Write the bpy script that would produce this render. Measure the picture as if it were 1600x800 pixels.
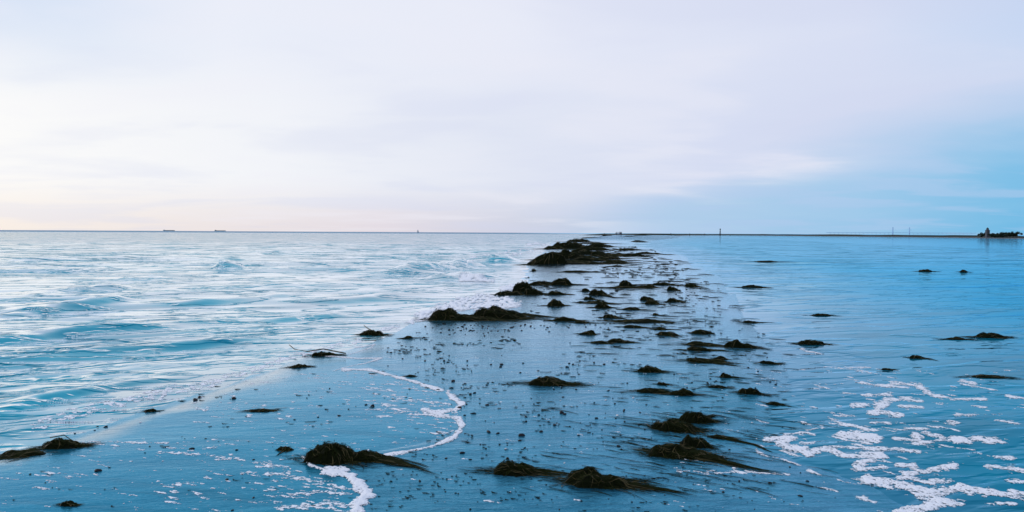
import bpy, math, random, re
import numpy as np
from mathutils import Matrix, Vector
random.seed(7); rng = np.random.default_rng(11)
sc = bpy.context.scene
COL = sc.collection
for o in list(bpy.data.objects): bpy.data.objects.remove(o)

# ------------------------------------------------------------ camera
FPX, W0, H0 = 1244.0, 1600, 800          # focal length in pixels of a 1600 px wide frame
CAM_H = 1.5
PITCH = math.atan(36.5/FPX); ROLL = 0.0052
cam_d = bpy.data.cameras.new('camera'); cam_d.sensor_width = 36; cam_d.lens = 36*FPX/W0
cam_d.clip_start = 0.05; cam_d.clip_end = 120000
cam = bpy.data.objects.new('camera', cam_d); COL.objects.link(cam)
M = Matrix.Rotation(math.pi/2-PITCH, 4, 'X') @ Matrix.Rotation(ROLL, 4, 'Z')
cam.matrix_world = Matrix.Translation((0, 0, CAM_H)) @ M
sc.camera = cam
sc.render.resolution_x, sc.render.resolution_y = 1024, 512
R = np.array(M.to_3x3())

def at(px, py, z=0.0):
    """ground point (height z) seen at a photo pixel"""
    v = R @ np.array([(px-800)/FPX, -(py-400)/FPX, -1.0])
    t = (z-CAM_H)/v[2]
    return np.array([v[0]*t, v[1]*t, z])
def at_dist(px, d):
    """point on the ground at distance d in the direction of column px"""
    v = R @ np.array([(px-800)/FPX, 36.5/FPX, -1.0]); k = d/v[1]
    return np.array([v[0]*k, d, 0.0])
def to_px(x, y, z):
    P = np.stack([x, y, z-CAM_H], -1) @ R
    return 800+FPX*P[..., 0]/-P[..., 2], 400-FPX*P[..., 1]/-P[..., 2]

# ------------------------------------------------------------ world
SUN_EL, SUN_AZ = math.radians(14), math.radians(-58)      # soft sun behind cloud, left of the frame
w = bpy.data.worlds.new('World'); sc.world = w; w.use_nodes = True
nt = w.node_tree; N = nt.nodes; L = nt.links; N.clear()
def nd(tree, t, **kw):
    n = tree.nodes.new(t)
    for k, v in kw.items(): setattr(n, k, v)
    return n
def mt(tree, op, a, b=None, c=None, clamp=False):
    n = tree.nodes.new('ShaderNodeMath'); n.operation = op; n.use_clamp = clamp
    for i, v in enumerate((a, b, c)):
        if v is None: continue
        if isinstance(v, (int, float)): n.inputs[i].default_value = v
        else: tree.links.new(v, n.inputs[i])
    return n.outputs[0]
def sstep(tree, v, lo, hi):
    n = tree.nodes.new('ShaderNodeMapRange'); n.interpolation_type = 'SMOOTHSTEP'
    for i, q in ((0, v), (1, lo), (2, hi)):
        if isinstance(q, (int, float)): n.inputs[i].default_value = q
        else: tree.links.new(q, n.inputs[i])
    return n.outputs[0]
def mixc(tree, f, a, b, mode='MIX'):
    n = tree.nodes.new('ShaderNodeMix'); n.data_type = 'RGBA'; n.blend_type = mode
    for i, q in ((0, f), (6, a), (7, b)):
        if isinstance(q, (int, float)): n.inputs[i].default_value = q
        elif isinstance(q, tuple): n.inputs[i].default_value = (*q, 1)
        else: tree.links.new(q, n.inputs[i])
    return n.outputs[2]
def ramp(tree, v, stops):
    n = tree.nodes.new('ShaderNodeValToRGB'); e = n.color_ramp.elements
    while len(e) > 1: e.remove(e[-1])
    for i, (p, c) in enumerate(stops):
        q = e[0] if i == 0 else e.new(p)
        q.position = p; q.color = (*c, 1) if len(c) == 3 else c
    tree.links.new(v, n.inputs[0]); return n.outputs[0]
def s2l(r, g, b):
    f = lambda c: c/12.92 if c <= .04045 else ((c+.055)/1.055)**2.4
    return (f(r/255), f(g/255), f(b/255))

tc = nd(nt, 'ShaderNodeTexCoord'); sep = nd(nt, 'ShaderNodeSeparateXYZ'); L.new(tc.outputs['Generated'], sep.inputs[0])
X, Y, Z = sep.outputs
h = mt(nt, 'SQRT', mt(nt, 'ADD', mt(nt, 'ADD', mt(nt, 'MULTIPLY', X, X), mt(nt, 'MULTIPLY', Y, Y)), 1e-6))
S = mt(nt, 'DIVIDE', X, h)                       # sine of the bearing: -0.54 .. 0.54 in view
E = mt(nt, 'MAXIMUM', Z, 0.0)
cd = nd(nt, 'ShaderNodeCombineXYZ')
den = mt(nt, 'ADD', E, 0.10)
L.new(mt(nt, 'DIVIDE', X, den), cd.inputs[0]); L.new(mt(nt, 'DIVIDE', Y, den), cd.inputs[1])
def cloud(scale, sx, sy, rot, det=4, off=0):
    mp = nd(nt, 'ShaderNodeMapping'); L.new(cd.outputs[0], mp.inputs[0])
    mp.inputs['Scale'].default_value = (sx, sy, 1); mp.inputs['Rotation'].default_value = (0, 0, rot)
    mp.inputs['Location'].default_value = (off, off*.7, 0)
    n = nd(nt, 'ShaderNodeTexNoise'); n.inputs['Scale'].default_value = scale; n.inputs['Detail'].default_value = det
    n.inputs['Roughness'].default_value = .5; n.inputs['Distortion'].default_value = .4
    L.new(mp.outputs[0], n.inputs[0]); return n.outputs[0]
c1 = cloud(.50, .8, 1.0, .5, 4, 3.1); c2 = cloud(1.3, .7, 1.0, .35, 6, 9.0)
cn = mt(nt, 'ADD', mt(nt, 'MULTIPLY', c1, .65), mt(nt, 'MULTIPLY', c2, .35))     # ~.35-.65
s01 = mt(nt, 'MULTIPLY_ADD', S, .5, .5)
mid = ramp(nt, s01, [(0, s2l(232, 236, 244)), (.23, s2l(250, 250, 251)), (.36, s2l(243, 245, 251)), (.5, s2l(226, 231, 246)), (.62, s2l(216, 223, 245)), (.78, s2l(214, 221, 243)), (1, s2l(170, 200, 238))])
high = ramp(nt, s01, [(0, s2l(190, 212, 240)), (.23, s2l(214, 227, 247)), (.33, s2l(236, 240, 251)), (.5, s2l(234, 237, 250)), (.7, s2l(218, 225, 246)), (.77, s2l(200, 218, 246)), (1, s2l(150, 188, 236))])
low = ramp(nt, s01, [(0, s2l(225, 222, 228)), (.23, s2l(244, 236, 230)), (.42, s2l(228, 220, 229)), (.5, s2l(208, 212, 230)), (.6, s2l(176, 204, 234)), (1, s2l(120, 180, 228))])
E2 = mt(nt, 'ADD', E, mt(nt, 'MULTIPLY', mt(nt, 'SUBTRACT', cn, .5), .16))
base = mixc(nt, sstep(nt, E2, .12, .24), mid, high)
zen = mixc(nt, sstep(nt, E2, .30, .85), base, s2l(198, 214, 243))
base = mixc(nt, mt(nt, 'MULTIPLY', sstep(nt, mt(nt, 'ADD', E, mt(nt, 'MULTIPLY', mt(nt, 'SUBTRACT', cn, .5), .05)), .07, -.005), .95), zen, low)
# lavender-grey streaks in the cloud
base = mixc(nt, mt(nt, 'MULTIPLY', sstep(nt, cn, .48, .60), .30), base, s2l(208, 215, 241), 'MIX')
base = mixc(nt, mt(nt, 'MULTIPLY', sstep(nt, cn, .50, .38), .42), base, s2l(240, 240, 250), 'MIX')
# clear blue under the cloud edge, low on the right
edge = mt(nt, 'MULTIPLY_ADD', S, .27, .022)
hi = mt(nt, 'ADD', edge, mt(nt, 'MULTIPLY', mt(nt, 'SUBTRACT', cn, .5), .22))
lo = mt(nt, 'MULTIPLY', hi, .35)
clear = mt(nt, 'MULTIPLY', sstep(nt, S, .04, .22), sstep(nt, E, hi, lo))
blue = ramp(nt, s01, [(.5, s2l(180, 206, 238)), (.62, s2l(172, 206, 237)), (.70, s2l(152, 201, 237)), (.765, s2l(104, 188, 232)), (.85, s2l(72, 166, 226)), (1, s2l(60, 155, 220))])
blue = mixc(nt, mt(nt, 'MULTIPLY', sstep(nt, c2, .46, .62), .45), blue, s2l(176, 204, 240))
base = mixc(nt, mt(nt, 'MULTIPLY', clear, .86), base, blue)
sky = nd(nt, 'ShaderNodeTexSky'); sky.sky_type = 'NISHITA'; sky.sun_disc = False
sky.sun_elevation = SUN_EL; sky.sun_rotation = SUN_AZ
bg1 = nd(nt, 'ShaderNodeBackground'); L.new(sky.outputs[0], bg1.inputs[0]); bg1.inputs[1].default_value = .10
bg2 = nd(nt, 'ShaderNodeBackground'); L.new(base, bg2.inputs[0]); bg2.inputs[1].default_value = 1.0
ms = nd(nt, 'ShaderNodeMixShader'); ms.inputs[0].default_value = .96      # high overcast hides most of the clear sky
L.new(bg1.outputs[0], ms.inputs[1]); L.new(bg2.outputs[0], ms.inputs[2])
wo = nd(nt, 'ShaderNodeOutputWorld'); L.new(ms.outputs[0], wo.inputs[0])

sd = bpy.data.lights.new('sun', 'SUN'); sd.energy = 1.2; sd.angle = math.radians(14); sd.color = (1, .95, .9)
sun = bpy.data.objects.new('sun', sd); COL.objects.link(sun)
dirv = Vector((math.sin(SUN_AZ)*math.cos(SUN_EL), math.cos(SUN_AZ)*math.cos(SUN_EL), math.sin(SUN_EL)))
sun.rotation_euler = dirv.to_track_quat('Z', 'Y').to_euler()
vs = sc.view_settings; vs.view_transform = 'Standard'; vs.look = 'None'; vs.exposure = 0; vs.gamma = 1; vs.use_curve_mapping = False

# ------------------------------------------------------------ noise
_perm = rng.random((256, 256))
def vnoise(x, y, seed=0):
    x = np.asarray(x, float)+seed*17.13; y = np.asarray(y, float)+seed*7.77
    xi = np.floor(x).astype(np.int64); yi = np.floor(y).astype(np.int64)
    fx = x-xi; fy = y-yi; fx = fx*fx*(3-2*fx); fy = fy*fy*(3-2*fy)
    g = lambda a, b: _perm[(a+b*57) % 256, (b*31+a*3) % 256]
    return (g(xi, yi)*(1-fx)+g(xi+1, yi)*fx)*(1-fy)+(g(xi, yi+1)*(1-fx)+g(xi+1, yi+1)*fx)*fy
def fbm(x, y, octv=4, seed=0, gain=.5):
    s = 0; a = 1; t = 0
    for i in range(octv):
        s = s+a*vnoise(x*2**i, y*2**i, seed+i*3); t += a; a *= gain
    return s/t*2-1
def ss(v, a, b):
    t = np.clip((v-a)/(b-a), 0, 1); return t*t*(3-2*t)

# ------------------------------------------------------------ shore lines and heights
shore_px = [(-420, 830), (-150, 745), (0, 706), (90, 690), (170, 664), (290, 622), (400, 584), (450, 563), (560, 542), (600, 522), (690, 492), (800, 455), (812, 425), (832, 400), (862, 380), (905, 373.6)]
P = np.array([at(*p)[:2] for p in shore_px] + [[30, 300], [48, 420], [60, 560]])
ys_s, xs_s = P[:, 1], P[:, 0]
lag_px = [(1700, 850), (1450, 800), (1330, 745), (1190, 700), (1215, 640), (1235, 590), (1220, 550), (1150, 500), (1130, 465), (1110, 440), (1080, 420), (1060, 402), (1010, 388), (1005, 380), (1030, 375)]
Q = np.array([at(*p)[:2] for p in lag_px] + [[62, 300], [88, 420], [120, 560]])
ys_l, xs_l = Q[:, 1], Q[:, 0]
def XS(y): return np.interp(y, ys_s, xs_s)
def XL(y): return np.interp(y, ys_l, xs_l)
def sand_z(x, y):
    sc_ = np.clip(y/20, .25, 4)
    n = fbm(x/sc_*1.1, y/sc_*.35, 4, 2)
    u = x-XS(y)+.25*n*np.clip(y/12, .3, 6)+.16*fbm(x*1.3+3, y*.9, 4, 19)*np.clip(y/12, .3, 6)
    v = XL(y)-x+.45*n*np.clip(y/10, .3, 6)
    m = np.minimum(u, v)
    z = np.where(m > 0, .040*(1-np.exp(-m*1.5)), .14*m)
    z = z+.0035*fbm(x*1.3, y*2.6, 3, 5)*np.clip(m*3, 0, 1)
    z = z+ss(y, 110, 330)*.5*np.clip(m/10, 0, 1)*(.75+.35*fbm(x/14, y/22, 3, 8))
    return np.maximum(z, -.5)

def polyw(pts): return [at(*p)[:2] for p in pts]
def pdist(x, y, pts):
    """distance to a polyline, signed side, and position 0..1 along it"""
    best = np.full(np.shape(x), 1e9); side = np.zeros(np.shape(x)); along = np.zeros(np.shape(x)); n = len(pts)-1
    for i in range(n):
        a, b = np.array(pts[i]), np.array(pts[i+1]); ab = b-a; l2 = ab@ab+1e-12
        t = np.clip(((x-a[0])*ab[0]+(y-a[1])*ab[1])/l2, 0, 1)
        dx = x-a[0]-t*ab[0]; dy = y-a[1]-t*ab[1]; d = np.hypot(dx, dy); k = d < best
        best = np.where(k, d, best); side = np.where(k, np.sign(ab[0]*dy-ab[1]*dx), side); along = np.where(k, (i+t)/n, along)
    return best, side, along

ridges = [  # traced swell crests: pixels, height m, half width m
    ([(-140, 506), (60, 488), (150, 479), (215, 470)], .14, .34),
    ([(-60, 540), (60, 529), (130, 520), (270, 513)], .08, .24),
    ([(40, 463), (110, 455), (215, 449)], .13, .45),
    ([(340, 420), (382, 419)], .26, .8), ([(200, 437), (260, 434)], .08, .7),
    ([(600, 430), (690, 421), (722, 416), (742, 417)], .36, .8),
    ([(670, 437), (720, 433), (785, 437)], .26, .55),
    ([(775, 409), (820, 404)], .36, 1.2),
    ([(185, 647), (240, 620), (300, 605), (380, 590), (470, 563)], .065, .10),
    ([(-40, 700), (60, 668), (150, 640), (230, 614)], .06, .12),
    ([(-40, 655), (100, 622), (220, 598), (330, 585)], .06, .14),
    ([(380, 510), (470, 500), (560, 492)], .05, .2), ([(250, 545), (360, 535), (450, 526)], .045, .16),
    ([(250, 480), (400, 470), (520, 462)], .065, .32), ([(560, 470), (660, 460), (740, 450)], .07, .3),
    ([(400, 452), (480, 448)], .06, .5), ([(20, 408), (90, 406)], .12, 1.2), ([(250, 400), (330, 399)], .12, 1.5)]
ridges = [(polyw(p), hh, ww) for p, hh, ww in ridges]
comps = []
for i in range(46):
    lam = .22*(5.5/.22)**(i/45.0)
    th = math.radians(-66)+rng.normal(0, .16 if lam > .8 else .28)      # travel direction: towards the beach and the camera
    comps.append((lam, math.cos(th), math.sin(th), rng.random()*6.28))
def sea_z(x, y, step=0.05):
    r = np.hypot(x, y)
    u = XS(y)-x                       # distance out from the beach
    right = ss(x-(XL(y)-.2), 0, 1.5)
    wx = x+.2*fbm(x*.2, y*.2, 2, 21); wy = y+.25*fbm(x*.15, y*.2, 2, 22)
    z = np.zeros(np.shape(x))
    patch = .55+.9*ss(fbm(x*.12, y*.09, 3, 31), -.4, .5)
    for lam, cx, cy, ph in comps:
        a = lam/6.283*(.034 if lam < 1.3 else .020)
        fade = 1-ss(np.asarray(step), lam*.16, lam*.42)
        q = np.sin(6.283/lam*(cx*wx+cy*wy)+ph)
        z = z+a*fade*(q+.25*(1-2*q*q))
    lm = ss(u, .0, 1.6)*(1-right)
    zl = z*patch*(.30+.85*ss(u, .5, 4.0))
    for pts, hh, ww in ridges:
        A_ = np.array(pts); pad = ww*3.2
        mk = (x > A_[:, 0].min()-pad) & (x < A_[:, 0].max()+pad) & (y > A_[:, 1].min()-pad) & (y < A_[:, 1].max()+pad)
        if not mk.any(): continue
        xm, ym = x[mk], y[mk]; d, s, al = pdist(xm, ym, pts)
        ends = np.clip(np.minimum(al, 1-al)*5, 0, 1)
        zl[mk] += hh*ends*np.exp(-(d/np.where(s > 0, ww*1.5, ww*.75))**2)*(.75+.6*fbm(xm*.8, ym*.8, 2, 40)+.35*fbm(xm*2.2, ym*4.5, 3, 41))
    zr = z*(.16+.2*ss(r, 20, 70))
    return zl*lm+zr*right

# ------------------------------------------------------------ mesh helpers
def mesh_obj(name, verts, faces, mat=None, parent=None, smooth=True):
    me = bpy.data.meshes.new(name)
    v = np.asarray(verts, np.float32)
    if isinstance(faces, np.ndarray):
        n = len(faces); k = faces.shape[1]
        me.vertices.add(len(v)); me.vertices.foreach_set('co', v.ravel())
        me.loops.add(n*k); me.loops.foreach_set('vertex_index', faces.ravel().astype(np.int32))
        me.polygons.add(n); me.polygons.foreach_set('loop_start', np.arange(0, n*k, k, dtype=np.int32))
        me.update(calc_edges=True); me.validate()
    else:
        me.from_pydata(v.tolist(), [], faces); me.update()
    if smooth: me.polygons.foreach_set('use_smooth', np.ones(len(me.polygons), bool))
    if mat: me.materials.append(mat)
    o = bpy.data.objects.new(name, me); COL.objects.link(o)
    if parent: o.parent = parent
    return o
def attr(o, name, vals):
    a = o.data.attributes.new(name, 'FLOAT', 'POINT'); a.data.foreach_set('value', np.asarray(vals, np.float32).ravel())
def tag(o, label=None, cat=None, group=None, kind=None):
    for k, v in (('label', label), ('category', cat), ('group', group), ('kind', kind)):
        if v: o[k] = v
    return o
def empty(name, loc, rz=0):
    o = bpy.data.objects.new(name, None); o.empty_display_size = .2; COL.objects.link(o)
    o.location = [float(q) for q in loc]; o.rotation_euler = (0, 0, rz); return o
class MB:
    def __init__(s): s.v = []; s.f = []
    def box(s, x0, x1, y0, y1, z0, z1):
        n = len(s.v); s.v += [(x, y, z) for z in (z0, z1) for x, y in ((x0, y0), (x1, y0), (x1, y1), (x0, y1))]
        s.f += [[n+i for i in q] for q in ((3, 2, 1, 0), (4, 5, 6, 7), (0, 1, 5, 4), (1, 2, 6, 5), (2, 3, 7, 6), (3, 0, 4, 7))]; return s
    def tube(s, pts, rad, seg=6):
        n = len(s.v); pts = [Vector(p) for p in pts]
        for i, p in enumerate(pts):
            d = (pts[min(i+1, len(pts)-1)]-pts[max(i-1, 0)]).normalized()
            a = d.orthogonal().normalized(); b = d.cross(a); r = rad[i] if hasattr(rad, '__len__') else rad
            for k in range(seg):
                t = 6.2832*k/seg; s.v.append(tuple(p+a*r*math.cos(t)+b*r*math.sin(t)))
        for i in range(len(pts)-1):
            for k in range(seg):
                s.f.append([n+i*seg+k, n+i*seg+(k+1) % seg, n+(i+1)*seg+(k+1) % seg, n+(i+1)*seg+k])
        s.f.append([n+k for k in range(seg)][::-1]); s.f.append([n+(len(pts)-1)*seg+k for k in range(seg)]); return s
    def prism(s, poly, y0, y1):      # outline in x,z extruded along y
        n = len(s.v); k = len(poly)
        s.v += [(x, y0, z) for x, z in poly]+[(x, y1, z) for x, z in poly]
        s.f += [list(range(n, n+k)), list(range(n+k, n+2*k))[::-1]]+[[n+i, n+k+i, n+k+(i+1) % k, n+(i+1) % k] for i in range(k)]; return s
    def build(s, name, m, parent=None, smooth=False): return mesh_obj(name, s.v, s.f, m, parent, smooth)

# ------------------------------------------------------------ materials
def mat(name, rgb, rough=.6, spec=.5, var=.0, vscale=4.0, bump=0, bscale=20):
    m = bpy.data.materials.new(name); m.use_nodes = True; t = m.node_tree; b = t.nodes['Principled BSDF']
    b.inputs['Roughness'].default_value = rough; b.inputs['Specular IOR Level'].default_value = spec
    g = nd(t, 'ShaderNodeNewGeometry'); n = nd(t, 'ShaderNodeTexNoise'); n.inputs['Scale'].default_value = vscale; n.inputs['Detail'].default_value = 5
    t.links.new(g.outputs['Position'], n.inputs[0])
    c2_ = tuple(min(1, c*(1+var)) for c in rgb); c1_ = tuple(c*(1-var) for c in rgb)
    t.links.new(mixc(t, n.outputs[0], c1_, c2_), b.inputs['Base Color'])
    if bump:
        n2 = nd(t, 'ShaderNodeTexNoise'); n2.inputs['Scale'].default_value = bscale; n2.inputs['Detail'].default_value = 4
        t.links.new(g.outputs['Position'], n2.inputs[0]); bp = nd(t, 'ShaderNodeBump'); bp.inputs['Distance'].default_value = bump
        t.links.new(n2.outputs[0], bp.inputs['Height']); t.links.new(bp.outputs[0], b.inputs['Normal'])
    return m
def stretched(t, pos, scale, sx, sy, rot, det=5, rough=.55, dist=0):
    mp = nd(t, 'ShaderNodeMapping'); t.links.new(pos, mp.inputs[0]); mp.vector_type = 'TEXTURE'; mp.inputs['Rotation'].default_value = (0, 0, rot); mp.inputs['Scale'].default_value = (1/sx, 1/sy, 1)
    n = nd(t, 'ShaderNodeTexNoise'); n.inputs['Scale'].default_value = scale; n.inputs['Detail'].default_value = det
    n.inputs['Roughness'].default_value = rough; n.inputs['Distortion'].default_value = dist
    t.links.new(mp.outputs[0], n.inputs[0]); return n.outputs[0]
def attribute(t, name):
    a = nd(t, 'ShaderNodeAttribute'); a.attribute_name = name; return a.outputs['Fac']
def wet_surface(name):
    m = bpy.data.materials.new(name); m.use_nodes = True; t = m.node_tree; t.nodes.clear()
    g = nd(t, 'ShaderNodeNewGeometry'); out = nd(t, 'ShaderNodeOutputMaterial')
    return m, t, g.outputs['Position'], out
def finish(t, out, colour, tint0, tint90, rough, normal, k=1.0, ior=1.33, grz=.62):
    df = nd(t, 'ShaderNodeBsdfDiffuse'); gl = nd(t, 'ShaderNodeBsdfGlossy'); fr = nd(t, 'ShaderNodeFresnel'); fr.inputs[0].default_value = ior
    fr2 = fr.outputs[0]; tint = mixc(t, sstep(t, fr2, .06, grz), tint0, tint90)
    for s_, q in ((df.inputs[0], colour), (gl.inputs[0], tint), (gl.inputs['Roughness'], rough)):
        if isinstance(q, tuple): s_.default_value = (*q, 1)
        elif isinstance(q, (int, float)): s_.default_value = q
        else: t.links.new(q, s_)
    for n_ in (df, gl, fr): t.links.new(normal, n_.inputs['Normal'])
    mx = nd(t, 'ShaderNodeMixShader'); f = mt(t, 'MULTIPLY', fr.outputs[0], k, clamp=True); f = mt(t, 'MINIMUM', f, .97)
    t.links.new(f, mx.inputs[0]); t.links.new(df.outputs[0], mx.inputs[1]); t.links.new(gl.outputs[0], mx.inputs[2]); t.links.new(mx.outputs[0], out.inputs[0])

# sea: teal body colour under a sky-reflecting rippled skin
M_SEA, t, pos, out = wet_surface('sea_water')
lag = attribute(t, 'lagoon'); far = attribute(t, 'far'); wv = attribute(t, 'ripple')
n1 = stretched(t, pos, 3.6, .34, 1.0, math.radians(22), 3, .5, .2)
n2 = stretched(t, pos, 1.8, .34, 1.0, math.radians(18), 4, .5, .2)
n3 = stretched(t, pos, .42, .34, 1.0, math.radians(6), 5, .55, .2)
near = attribute(t, 'near'); mid_ = attribute(t, 'middle')
e1 = mt(t, 'MULTIPLY', sstep(t, n1, .49, .57), mt(t, 'MULTIPLY', near, .022))
e2 = mt(t, 'MULTIPLY', sstep(t, n2, .49, .57), mt(t, 'MULTIPLY_ADD', mid_, -.024, .046))
e3 = mt(t, 'MULTIPLY', sstep(t, n3, .49, .57), mt(t, 'MULTIPLY', mid_, .16))
hgt = mt(t, 'MULTIPLY', mt(t, 'ADD', mt(t, 'ADD', e1, e2), e3), wv)
bp = nd(t, 'ShaderNodeBump'); bp.inputs['Distance'].default_value = 1.0; t.links.new(hgt, bp.inputs['Height'])
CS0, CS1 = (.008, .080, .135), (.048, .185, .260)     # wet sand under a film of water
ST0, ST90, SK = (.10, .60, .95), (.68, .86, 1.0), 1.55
LT0, LT90, LK = (.03, .58, .85), (.56, .85, 1.0), 1.12
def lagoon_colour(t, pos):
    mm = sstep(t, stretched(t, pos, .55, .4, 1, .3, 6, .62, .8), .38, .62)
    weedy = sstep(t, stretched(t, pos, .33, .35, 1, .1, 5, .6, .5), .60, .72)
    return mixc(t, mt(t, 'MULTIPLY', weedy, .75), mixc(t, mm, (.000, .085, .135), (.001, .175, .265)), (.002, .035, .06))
shoal = attribute(t, 'shoal')
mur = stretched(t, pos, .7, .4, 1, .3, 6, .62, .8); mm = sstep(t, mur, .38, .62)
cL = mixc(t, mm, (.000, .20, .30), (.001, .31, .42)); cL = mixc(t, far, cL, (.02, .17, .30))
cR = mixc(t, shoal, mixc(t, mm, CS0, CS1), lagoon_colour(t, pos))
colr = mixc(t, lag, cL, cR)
t0 = mixc(t, lag, (.30, .85, 1.0), mixc(t, shoal, ST0, LT0)); t90 = mixc(t, lag, (.92, .965, 1.0), mixc(t, shoal, ST90, mixc(t, attribute(t, 'deep'), LT90, (.30, .78, 1.0))))
kR = mt(t, 'MULTIPLY_ADD', shoal, LK-SK, SK)
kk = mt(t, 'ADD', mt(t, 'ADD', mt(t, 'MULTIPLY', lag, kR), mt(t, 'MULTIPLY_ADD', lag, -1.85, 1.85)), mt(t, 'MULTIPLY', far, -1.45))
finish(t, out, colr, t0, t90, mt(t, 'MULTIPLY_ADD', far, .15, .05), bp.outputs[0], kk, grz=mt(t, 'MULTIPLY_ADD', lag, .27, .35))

# wet sand: blue-grey, mirror-like film
M_SAND, t, pos, out = wet_surface('wet_sand')
film = attribute(t, 'film'); rub = attribute(t, 'rubble')
a1 = stretched(t, pos, 2.2, .35, 1.0, math.radians(12), 7, .62, .5)
a2 = stretched(t, pos, 16, .35, 1.0, math.radians(10), 6, .6, .2)
a3 = stretched(t, pos, 90, .5, 1.0, 0, 3, .6)
hg = mt(t, 'ADD', mt(t, 'ADD', mt(t, 'MULTIPLY', a1, .010), mt(t, 'MULTIPLY', a2, .0050)), mt(t, 'MULTIPLY', a3, .0009))
hg = mt(t, 'ADD', mt(t, 'MULTIPLY', hg, mt(t, 'MULTIPLY_ADD', film, -.5, 1.1)), mt(t, 'MULTIPLY', mt(t, 'MULTIPLY', stretched(t, pos, .5, .5, 1, 0, 8, .7), rub), .8))
bp = nd(t, 'ShaderNodeBump'); bp.inputs['Distance'].default_value = 1.0; t.links.new(hg, bp.inputs['Height'])
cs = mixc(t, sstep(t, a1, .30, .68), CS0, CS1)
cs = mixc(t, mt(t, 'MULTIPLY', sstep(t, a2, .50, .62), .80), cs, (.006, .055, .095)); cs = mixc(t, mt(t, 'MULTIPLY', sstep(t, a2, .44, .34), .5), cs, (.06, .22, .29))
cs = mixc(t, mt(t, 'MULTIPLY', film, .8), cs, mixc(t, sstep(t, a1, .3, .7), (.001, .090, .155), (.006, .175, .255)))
cs = mixc(t, mt(t, 'MULTIPLY', sstep(t, a3, .50, .66), .5), cs, (.07, .24, .32)); cs = mixc(t, mt(t, 'MULTIPLY', sstep(t, a3, .45, .32), .5), cs, (.002, .05, .08))
a4 = stretched(t, pos, 3.5, .14, 1.0, math.radians(-14), 6, .65, .3)
cs = mixc(t, mt(t, 'MULTIPLY', sstep(t, a4, .56, .68), .65), cs, (.003, .045, .080))
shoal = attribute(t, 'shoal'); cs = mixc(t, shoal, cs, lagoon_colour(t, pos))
cs = mixc(t, rub, cs, mixc(t, sstep(t, stretched(t, pos, .4, .4, 1.2, 0, 7, .7), .42, .58), (.03, .045, .05), (.20, .24, .30)))
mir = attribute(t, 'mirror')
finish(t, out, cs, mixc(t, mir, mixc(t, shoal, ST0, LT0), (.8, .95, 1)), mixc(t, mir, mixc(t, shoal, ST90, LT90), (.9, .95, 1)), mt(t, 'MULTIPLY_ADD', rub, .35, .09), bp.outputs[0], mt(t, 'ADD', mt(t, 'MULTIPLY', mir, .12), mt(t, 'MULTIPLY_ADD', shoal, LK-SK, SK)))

M_WEED = mat('dark_weed', (.0045, .0060, .0015), .8, .05, .9, 30, .004, 60)
M_WEED2 = mat('strand_olive', (.0095, .0125, .0020), .75, .05, .9, 12)
M_WEED3 = mat('strand_brown', (.060, .045, .014), .6, .2, .8, 20)
M_PEB = mat('wet_stone', (.008, .009, .014), .55, .2, .7, 40, .002, 80)
M_SHELL = mat('shell_white', (.62, .62, .64), .4, .4, .2, 60)
M_FOAM = mat('sea_foam', (.88, .88, .92), .8, .3, .10, 60, .006, 140)
t = M_FOAM.node_tree; bsdf = t.nodes['Principled BSDF']; g = nd(t, 'ShaderNodeNewGeometry')
bub = stretched(t, g.outputs['Position'], 85, .8, .8, .2, 3, .7, .3)
al = mt(t, 'ADD', mt(t, 'MULTIPLY', attribute(t, 'froth'), 1.7), mt(t, 'MULTIPLY_ADD', bub, 5.5, -2.75))
t.links.new(mt(t, 'MINIMUM', mt(t, 'MAXIMUM', al, 0.0), 1.0), bsdf.inputs['Alpha'])
M_LAND = mat('dune_scrub', (.022, .030, .022), .9, .1, .7, .15)
M_LSAND = mat('dry_shore_sand', (.16, .17, .18), .9, .1, .3, .3)

# ------------------------------------------------------------ sea and sand sheets
def polar(r_list, a0, a1, na):
    r = np.array(r_list)[:, None]; a = np.radians(np.linspace(a0, a1, na))[None, :]
    x = r*np.sin(a); y = r*np.cos(a); st = np.gradient(np.array(r_list))[:, None]+0*x
    i = np.arange(len(r_list)-1)[:, None]*na+np.arange(na-1)[None, :]
    F = np.stack([i, i+1, i+1+na, i+na], -1).reshape(-1, 4)[:, ::-1]
    return x, y, st, F
def radii(start, k, g, end):
    r = [start]
    while r[-1] < end: r.append(r[-1]+min(max(r[-1]**2/k, .012), r[-1]*g))
    return r
rl = radii(2.2, 1500, .013, 1500); rl += list(np.geomspace(1600, 60000, 40))
x, y, st, F = polar(rl, -52, 52, 720)
z = sea_z(x, y, st); SEA_G = z
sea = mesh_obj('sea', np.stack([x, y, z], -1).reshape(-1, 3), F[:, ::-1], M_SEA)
def shoalf(x, y): w_ = .7+.10*y; return ss(x-XL(y)+w_*.9*fbm(x/(.5+.05*y), y/(1+.12*y), 4, 61), -w_*1.1, w_*1.1)
attr(sea, 'shoal', shoalf(x, y)); attr(sea, 'deep', ss(x-XL(y)+1.2*fbm(x*.3, y*.15, 3, 71), 2.2, 7)*(1-.7*ss(y, 22, 60))); attr(sea, 'near', 1-ss(np.hypot(x, y), 6, 17))
tag(sea, 'rippled blue sea left of the sand spit and calm lagoon right of it', None, None, 'structure')
rr = np.hypot(x, y)
lagv = ss(x-(XL(y)-1.6), 0, 1.0)
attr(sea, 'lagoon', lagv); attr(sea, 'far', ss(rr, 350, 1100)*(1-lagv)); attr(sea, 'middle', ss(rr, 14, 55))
attr(sea, 'ripple', (1-(.84-.24*ss(rr, 8, 26))*lagv)*(.35+.65*ss(XS(y)-x+lagv*50, .1, 1.8)))

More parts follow.
